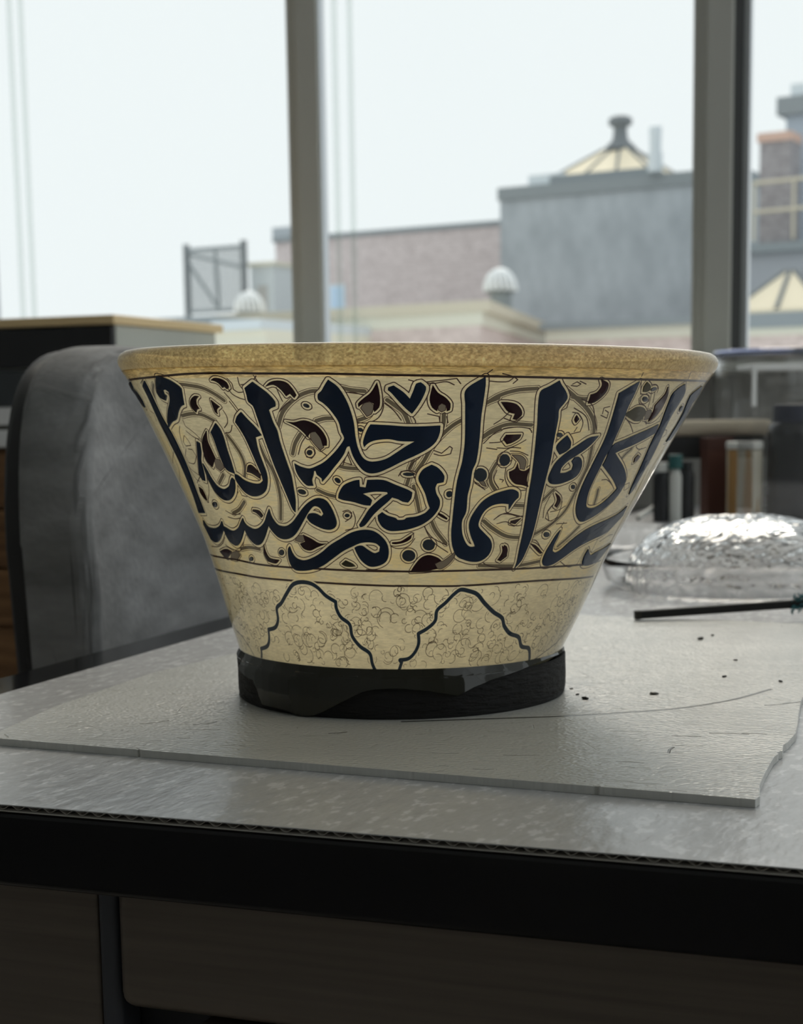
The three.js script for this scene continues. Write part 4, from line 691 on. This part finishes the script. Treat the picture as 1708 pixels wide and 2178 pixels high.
{
  // the black ring that carries it, rough cut
  const n = 220, prof = [[0.0, 0.0700], [0.0, 0.0855], [0.0008, 0.0864], [0.0035, 0.0869], [0.010, 0.0870], [0.0165, 0.0869], [0.0200, 0.0866], [0.0208, 0.0862], [0.0206, 0.0852], [0.017, 0.0812], [0.011, 0.0735], [0.010, 0.0700], [0.0, 0.0700]];
  const pos = [], uv = [], idx = [], w = prof.length;
  for (let i = 0; i <= n; i++) for (let j = 0; j < w; j++) { const t = i / n * 2 * Math.PI, [h, r] = prof[j], k = i % n, f = h > 0.0005 && h < 0.02 && r > 0.084 ? 0.00035 * noise.noise(k * 0.55, h * 500, 4) + 0.0004 * noise.noise(k * 0.09, h * 90, 1) - 0.0002 : 0; pos.push((r + f) * Math.sin(t), h, (r + f) * Math.cos(t)); uv.push(i / n * 12, j / w); }
  for (let i = 0; i < n; i++) for (let j = 0; j + 1 < w; j++) { const a = i * w + j, b = a + w; idx.push(a, b, b + 1, a, b + 1, a + 1); }
  let g = new THREE.BufferGeometry(); g.setAttribute('position', new THREE.Float32BufferAttribute(pos, 3)); g.setAttribute('uv', new THREE.Float32BufferAttribute(uv, 2)); g.setIndex(idx); g = toCreasedNormals(g.toNonIndexed(), 0.6);
  const grain = field(256, [6, 48], 4, (v) => 255 * stretch(v, 2.5), false);
  const m = new THREE.Mesh(g, std(srgb(15, 14, 14), 0.8, { bumpMap: grain, bumpScale: 0.0006 })); m.name = 'support_ring'; m.position.y = MAT; m.castShadow = m.receiveShadow = true;
  tag(m, 'thick rough cut black ring carrying the glass bowl on the mat', 'support ring'); scene.add(m);
}
// ---------------------------------------------------------------- upholstered chair left of the bench
{
  const c = tag(inRoom('office_chair', 0.335, 0, 1.525, Math.PI / 2 + 0.10), 'grey upholstered chair with a rounded backrest beside the bench', 'chair');   // local x along the bench side, local z towards the bench
  const fab = field(512, [10, 10], 6, (v) => { const k = 142 + 40 * (stretch(v, 1.8) - 0.5); return [k, k, k * 1.01]; });
  const weave = field(256, [64, 64], 2, (v) => 255 * v, false), fabric = std(0xffffff, 0.95, { map: scaled(fab, 0.35, 1), bumpMap: weave, bumpScale: 0.0006 });
  const outline = (w, h, rt, rb, taper) => { const s = new THREE.Shape(), b = w - taper; s.moveTo(-b + rb, -h); s.lineTo(b - rb, -h); s.quadraticCurveTo(b, -h, b, -h + rb); s.lineTo(w, h - rt); s.bezierCurveTo(w, h - rt * 0.3, w - rt * 0.35, h - 0.004, w - rt, h); s.lineTo(-w + rt, h); s.bezierCurveTo(-w + rt * 0.35, h - 0.004, -w, h - rt * 0.3, -w, h - rt); s.lineTo(-b, -h + rb); s.quadraticCurveTo(-b, -h, -b + rb, -h); return s; };
  const pad = (w, h, depth, bev, rt, taper) => { let g = new THREE.ExtrudeGeometry(outline(w, h, rt, 0.03, taper), { depth, bevelEnabled: true, bevelThickness: bev, bevelSize: bev, bevelOffset: -bev, bevelSegments: 5, curveSegments: 16 }); g = new TessellateModifier(0.03, 5).modify(g); g.deleteAttribute('normal'); const p = g.attributes.position;
    for (let i = 0; i < p.count; i++) { const x = p.getX(i), y = p.getY(i), fold = 0.004 * Math.exp(-(((x - 0.02 - 0.1 * y) / 0.014) ** 2)) * THREE.MathUtils.smoothstep(-y, -0.13, 0.05); p.setZ(i, p.getZ(i) + 0.55 * x * x + (p.getZ(i) > depth * 0.5 ? fold + 0.003 * noise.noise(x * 9, y * 9, 1) : 0)); }
    return boxUV(toCreasedNormals(g, 0.9), 0.3); };
  const b = part(c, 'backrest', at(pad(0.215, 0.235, 0.03, 0.016, 0.15, 0.045), 0, 0.725, -0.02), fabric);
  const shellM = std(srgb(40, 40, 42), 0.6);
  part(c, 'back_shell', at(pad(0.212, 0.232, 0.012, 0.006, 0.15, 0.045), 0, 0.725, -0.037), shellM);
  part(c, 'seat', at(rbox(0.44, 0.07, 0.42, 0.03), 0, 0.43, 0.06 - 0.3 + 0.38), fabric);
  part(c, 'back_bar', tube([[0, 0.6, -0.06], [0, 0.45, -0.08], [0, 0.38, 0.02], [0, 0.385, 0.12]], 0.016), shellM);
  part(c, 'post', at(new THREE.CylinderGeometry(0.025, 0.03, 0.3, 20), 0, 0.245, 0.13), shellM);
  for (let i = 0; i < 5; i++) { const a = i * Math.PI * 2 / 5 + 0.3, x = Math.cos(a), z = Math.sin(a); part(c, 'leg', tube([[0, 0.105, 0.13], [x * 0.15, 0.095, 0.13 + z * 0.15], [x * 0.24, 0.065, 0.13 + z * 0.24]], 0.016), shellM); part(c, 'caster', at(new THREE.CylinderGeometry(0.028, 0.028, 0.03, 18).rotateZ(Math.PI / 2).rotateY(-a), x * 0.24, 0.028, 0.13 + z * 0.24), shellM); }
}
// ---------------------------------------------------------------- cabinet, papers and dark hutch by the window
{
  const woodTex = field(512, [3, 60], 4, (v) => { const k = 40 * (stretch(v) - 0.5); return [122 + k, 86 + k * 0.85, 52 + k * 0.7]; });
  const wood = std(0xffffff, 0.55, { map: scaled(woodTex, 1, 1) }), tanWood = std(srgb(242, 212, 160), 0.5), dark = std(srgb(34, 35, 38), 0.6), dark2 = std(srgb(62, 66, 70), 0.6);
  const c = tag(inRoom('drawer_cabinet', 0, 0, 0), 'brown wooden drawer cabinet with a white top below the dark hutch', 'cabinet'); c.position.set(0, 0, -2.1);
  const x0 = -1.5, x1 = 0.1, f = 0.47;
  part(c, 'carcass', boxUV(box(x0, x1, 0.03, 0.855, 0.05, f - 0.02), 0.6), wood);
  for (let k = 0; k < 3; k++) for (let j = 0; j < 4; j++) {
    const w = (x1 - x0) / 3, y1 = 0.85 - j * 0.098 - (j ? 0.0 : 0), y0 = y1 - 0.094, a = x0 + k * w + 0.003;
    const d = part(c, 'drawer', boxUV(box(a, a + w - 0.006, y0, y1, f - 0.02, f, 0.003), 0.6), wood);
    part(d, 'label_holder', box(a + w * 0.5 - 0.055, a + w * 0.5 - 0.005, y0 + 0.035, y0 + 0.058, f, f + 0.004, 0.001), std(srgb(196, 196, 200), 0.4));
  }
  for (let k = 0; k < 3; k++) { const w = (x1 - x0) / 3, a = x0 + k * w + 0.003; part(c, 'door', boxUV(box(a, a + w - 0.006, 0.05, 0.452, f - 0.02, f, 0.003), 0.6), wood); }
  part(c, 'worktop', box(x0 - 0.01, x1 + 0.01, 0.855, 0.883, 0.04, f + 0.015, 0.003), std(srgb(246, 246, 247), 0.35));
  const p = tag(inRoom('paper_stack', -0.9, 0.883, 0.27), 'wide white stack of boards lying on the cabinet top under the hutch', 'board stack');
  part(p, 'lower_board', at(rbox(0.98, 0.008, 0.38, 0.001), 0, 0.004, 0.0), std(srgb(96, 92, 84), 0.8)); part(p, 'upper_board', at(rbox(0.96, 0.028, 0.4, 0.002), 0, 0.022, 0.005), std(srgb(246, 245, 246), 0.4));
  const h = tag(inRoom('dark_hutch', 0, 0, 0), 'dark two tiered hutch with a tan wooden top at the left window', 'hutch'); h.position.set(0, 0, -2.1);
  const g0 = -1.45, g1 = -0.312;
  part(h, 'carcass', box(g0, g1, 0.9195, 1.047, 0.09, 0.44, 0.002), std(srgb(196, 198, 190), 0.7));
  part(h, 'upper_drawer', box(g0 + 0.002, g1 - 0.001, 0.982, 1.046, 0.44, 0.452, 0.002), dark); part(h, 'lower_drawer', box(g0 + 0.002, g1 - 0.001, 0.921, 0.979, 0.44, 0.45, 0.002), dark2);
  part(h, 'top_board', box(g0 - 0.01, g1 + 0.006, 1.0475, 1.062, 0.07, 0.456, 0.002), tanWood);
}
// ---------------------------------------------------------------- glassware and jars at the window end of the bench
const solidGlass = (tint = 0xffffff, dist = 0.4) => phy(0xffffff, 0.02, { transmission: 1, thickness: 0.003, ior: 1.47, attenuationColor: new THREE.Color(tint), attenuationDistance: dist });
{
  const o = base('glass_dome', 0.285, CARD, -0.51, 0.4); tag(o, 'upturned clear glass bowl with a rippled surface behind the black stick', 'glass bowl');
  const prof = (off) => { const p = []; for (let i = 0; i <= 110; i++) { const a = i / 110 * Math.PI / 2; p.push([Math.pow(Math.cos(a), 0.8) * (0.097 - off), Math.pow(Math.sin(a), 0.9) * (0.061 - off)]); } return p; };
  const ripple = (g, amp) => { const p = g.attributes.position; for (let i = 0; i < p.count; i++) { const x = p.getX(i), y = p.getY(i), z = p.getZ(i), a = Math.atan2(z, x), r = Math.hypot(x, z), w = amp * (noise.noise(Math.cos(a) * 3.5 + 3, Math.sin(a) * 3.5, y * 150) + 1.0 * noise.noise(x * 85, z * 150, y * 200)) * Math.min(1, y / 0.006); const k = 1 + w / 0.08; p.setXYZ(i, x * k, y * (1 + 0.9 * w / 0.06) , z * k); } };
  const a = lathe(prof(0), 300), b = lathe(prof(0.003).reverse(), 300); ripple(a, 0.0011); ripple(b, 0.0005);
  const rim = new THREE.LatheGeometry([new THREE.Vector2(0.094, 0), new THREE.Vector2(0.097, 0)], 300);
  const g = mergeVertices(merge([a, b, rim]), 1e-5); g.deleteAttribute('normal'); g.computeVertexNormals();
  part(o, 'bowl_wall', g, solidGlass(0xf2fbf8, 0.25));
  part(o, 'flared_brim', lathe([[0.0975, 0.0004], [0.106, 0.002], [0.1125, 0.0095], [0.1155, 0.021], [0.1155, 0.027], [0.1135, 0.0265], [0.113, 0.021], [0.11, 0.0115], [0.1045, 0.0045], [0.0975, 0.0028], [0.0975, 0.0004]], 160), solidGlass());
}
{
  const o = base('clear_dish', 0.222, CARD, -0.82, 0.3); tag(o, 'small clear glass dish behind the glass dome, partly hidden by the bowl', 'dish');
  const g = lathe([[0, 0], [0.036, 0], [0.043, 0.004], [0.047, 0.014], [0.05, 0.031], [0.0485, 0.0315], [0.0452, 0.015], [0.041, 0.006], [0.035, 0.0028], [0, 0.0028]], 72); const p = g.attributes.position; for (let i = 0; i < p.count; i++) { const w = 1 + 0.05 * noise.noise(p.getX(i) * 60, p.getY(i) * 60, p.getZ(i) * 60); p.setX(i, p.getX(i) * w); p.setZ(i, p.getZ(i) * w); } g.computeVertexNormals();
  part(o, 'dish_wall', g, solidGlass());
}
{
  const o = base('black_stick', 0, 0, 0); tag(o, 'flat black stick with a frayed teal end lying on the mat edge', 'stick');
  const A = new THREE.Vector3(0.1655, MAT + 0.0036, -0.277), B = new THREE.Vector3(0.325, MAT + 0.0105, -0.292), dir = B.clone().sub(A), L = dir.length(); dir.normalize();
  const q = new THREE.Quaternion().setFromUnitVectors(new THREE.Vector3(1, 0, 0), dir), mid = A.clone().add(B).multiplyScalar(0.5);
  part(o, 'shaft', rbox(L, 0.0056, 0.006, 0.0008).applyQuaternion(q).translate(mid.x, mid.y, mid.z), std(srgb(12, 12, 10), 0.7));
  const tip = new THREE.BoxGeometry(0.004, 0.0058, 0.0062).applyQuaternion(q).translate(A.x, A.y, A.z); part(o, 'tip', tip, std(srgb(46, 44, 38), 0.8));
  const hairs = []; for (let i = 0; i < 130; i++) { const s = rr(0.113, 0.15), c = A.clone().addScaledVector(dir, s), a = rr(0, 6.28), l = rr(0.004, 0.0085); hairs.push(tube([[c.x, c.y + 0.0025 * Math.sin(a), c.z + 0.0025 * Math.cos(a)], [c.x - rr(0, 0.004), c.y + l * 0.6 * Math.sin(a), c.z + l * 0.6 * Math.cos(a)], [c.x - rr(-0.002, 0.007), c.y + Math.max(-0.0075, l * Math.sin(a)), c.z + l * Math.cos(a)]], 0.0005, 4, 4)); }
  const t = part(o, 'frayed_wrap', merge(hairs), std(srgb(52, 112, 118), 0.8)); t.userData.label = 'frayed teal yarn wrap'; t.userData.kind = 'stuff';
}
const dkGlass = std(srgb(40, 42, 46), 0.25), white = std(srgb(224, 226, 222), 0.5), tealM = std(srgb(40, 96, 96), 0.5);
function jar(name, x, z, r, h, label, body, lid, lidH = 0.016, group) {
  const o = base(name, x, CARD, z, 0); tag(o, label, 'jar', group);
  part(o, 'glass', lathe([[0, 0], [r * 0.94, 0], [r, r * 0.08], [r, h * 0.74], [r * 0.92, h * 0.82], [r * 0.66, h * 0.87], [r * 0.64, h - lidH], [0, h - lidH]], 40), body);
  const l = []; for (let k = 0; k <= 1; k++) l.push(k); part(o, 'lid', at(lathe([[0, 0], [r * 0.76, 0], [r * 0.78, 0.001], [r * 0.78, lidH - 0.0012], [r * 0.74, lidH], [0, lidH]], 40), 0, h - lidH, 0), lid);
  return o;
}
jar('small_jar', 0.349, -1.33, 0.0112, 0.078, 'small dark jar left of the white vial with the teal cap', dkGlass, white);
jar('small_jar', 0.385, -1.35, 0.0112, 0.078, 'small dark jar right of the white vial with the teal cap', dkGlass, dkGlass);
{
  const o = base('vial', 0.366, CARD, -1.322); tag(o, 'slim white vial with a teal cap between two small dark jars', 'vial');
  part(o, 'body', lathe([[0, 0], [0.0076, 0], [0.0082, 0.001], [0.0082, 0.06], [0.006, 0.066], [0.0055, 0.07], [0, 0.07]], 30), white); part(o, 'cap', at(lathe([[0, 0], [0.0086, 0], [0.0088, 0.0008], [0.0088, 0.017], [0.008, 0.0185], [0, 0.0185]], 30), 0, 0.07, 0), tealM);
}
{
  const o = base('brown_box', 0.437, CARD, -1.41, 0.2); tag(o, 'narrow dark red brown box standing behind the small jars', 'box');
  part(o, 'box_body', at(rbox(0.036, 0.094, 0.03, 0.0015), 0, 0.047, 0), std(srgb(96, 60, 50), 0.7)); part(o, 'box_lid', at(rbox(0.0375, 0.018, 0.0315, 0.0015), 0, 0.1005, 0), std(srgb(84, 52, 44), 0.7));
}
{
  const o = base('stained_pot', 0.462, CARD, -1.345); tag(o, 'pale pot with vertical brown stains beside the brown box', 'pot');
  const t = field(256, [16, 2], 3, (v, x) => { const k = stretch(v, 3); return k > 0.62 ? [176, 136, 84] : [206 - 10 * k, 202 - 12 * k, 188 - 20 * k]; });
  part(o, 'pot_body', lathe([[0, 0], [0.0225, 0], [0.0236, 0.002], [0.0236, 0.092], [0.022, 0.094], [0.021, 0.091], [0.021, 0.004], [0, 0.004]], 48), std(0xffffff, 0.5, { map: t }));
  part(o, 'lid', at(lathe([[0, 0], [0.0244, 0], [0.0246, 0.001], [0.0246, 0.008], [0.023, 0.0095], [0, 0.0095]], 48), 0, 0.0942, 0), white);
}
jar('dark_jar', 0.53, -1.355, 0.036, 0.152, 'large dark blue black jar at the right picture edge', std(srgb(30, 34, 44), 0.2), std(srgb(34, 42, 66), 0.4), 0.03);
{
  const o = base('clay_rod', 0.40, CARD + 0.1095, -1.445, 0); tag(o, 'thick pale tan rod lying across a trestle behind the jars', 'rod');
  part(o, 'rod', new THREE.CapsuleGeometry(0.0115, 0.15, 8, 20).rotateZ(Math.PI / 2).translate(0.035, 0.0115, 0), std(srgb(204, 192, 172), 0.8));
  part(o, 'rest', at(rbox(0.15, 0.03, 0.02, 0.002), 0.035, -0.0151, 0), std(srgb(52, 52, 54), 0.8));
  for (const x of [-0.03, 0.1]) part(o, 'rest_leg', at(rbox(0.016, 0.079, 0.02, 0.002), x, -0.07, 0), std(srgb(52, 52, 54), 0.8));
}
{
  const o = base('glass_jar', 0.545, CARD, -1.56); tag(o, 'big clear glass jar with a flat lid standing behind the dark jar', 'glass jar');
  part(o, 'jar_wall', lathe([[0, 0], [0.08, 0], [0.086, 0.006], [0.087, 0.19], [0.08, 0.212], [0.08, 0.222], [0.0765, 0.222], [0.0765, 0.212], [0.0835, 0.19], [0.0825, 0.008], [0, 0.004]], 72), solidGlass(0xe8f2f0, 0.15));
  part(o, 'lid', at(lathe([[0, 0], [0.0835, 0], [0.085, 0.0015], [0.085, 0.0075], [0.083, 0.009], [0, 0.009]], 72), 0, 0.2222, 0), solidGlass(0xd8dcf0, 0.08));
}
{
  const o = base('acrylic_box', 0.535, CARD, -1.245, 0); tag(o, 'clear open topped box with white edges in front of the dark jar', 'clear box');
  const w = 0.093, dp = 0.045, h = 0.196, clear = phy(0xffffff, 0.02, { transmission: 1, thickness: 0, ior: 1.49 }), edge = std(srgb(246, 248, 248), 0.35);
  for (const z of [-dp, dp]) part(o, 'side', box(-w, w, 0, h, z - 0.0015, z + 0.0015), clear); for (const x of [-w, w]) part(o, 'side', box(x - 0.0015, x + 0.0015, 0, h, -dp, dp), clear); part(o, 'floor_pane', box(-w, w, 0, 0.003, -dp, dp), clear);
  for (const z of [-dp, dp]) part(o, 'edge_strip', box(-w - 0.003, w + 0.003, h, h + 0.006, z - 0.0025, z + 0.0025, 0.001), edge); for (const x of [-w, w]) part(o, 'edge_strip', box(x - 0.0025, x + 0.0025, h, h + 0.006, -dp, dp, 0.001), edge);
  part(o, 'corner_strip', box(-w - 0.003, -w + 0.003, 0.15, h, dp, dp + 0.003, 0.001), edge);
}
[[0.314, -1.305, 0.365, -1.37, 0.006, 0.03, 'slim white glass rod leaning up towards the small jars, left of two'], [0.398, -1.29, 0.445, -1.26, 0.003, 0.006, 'slim white glass rod lying right of the vial, right of two']].forEach(([xa, za, xb, zb, ya, yb, label]) => {
  const o = base('glass_rod', 0, 0, 0); tag(o, label, 'rod'); part(o, 'rod', tube([[xa, CARD + ya, za], [xb, CARD + yb, zb]], 0.0034, 6, 12), white); part(o, 'tip', at(new THREE.SphereGeometry(0.0042, 14, 10), xb, CARD + yb, zb), white);
});
renderer.render(scene, camera);
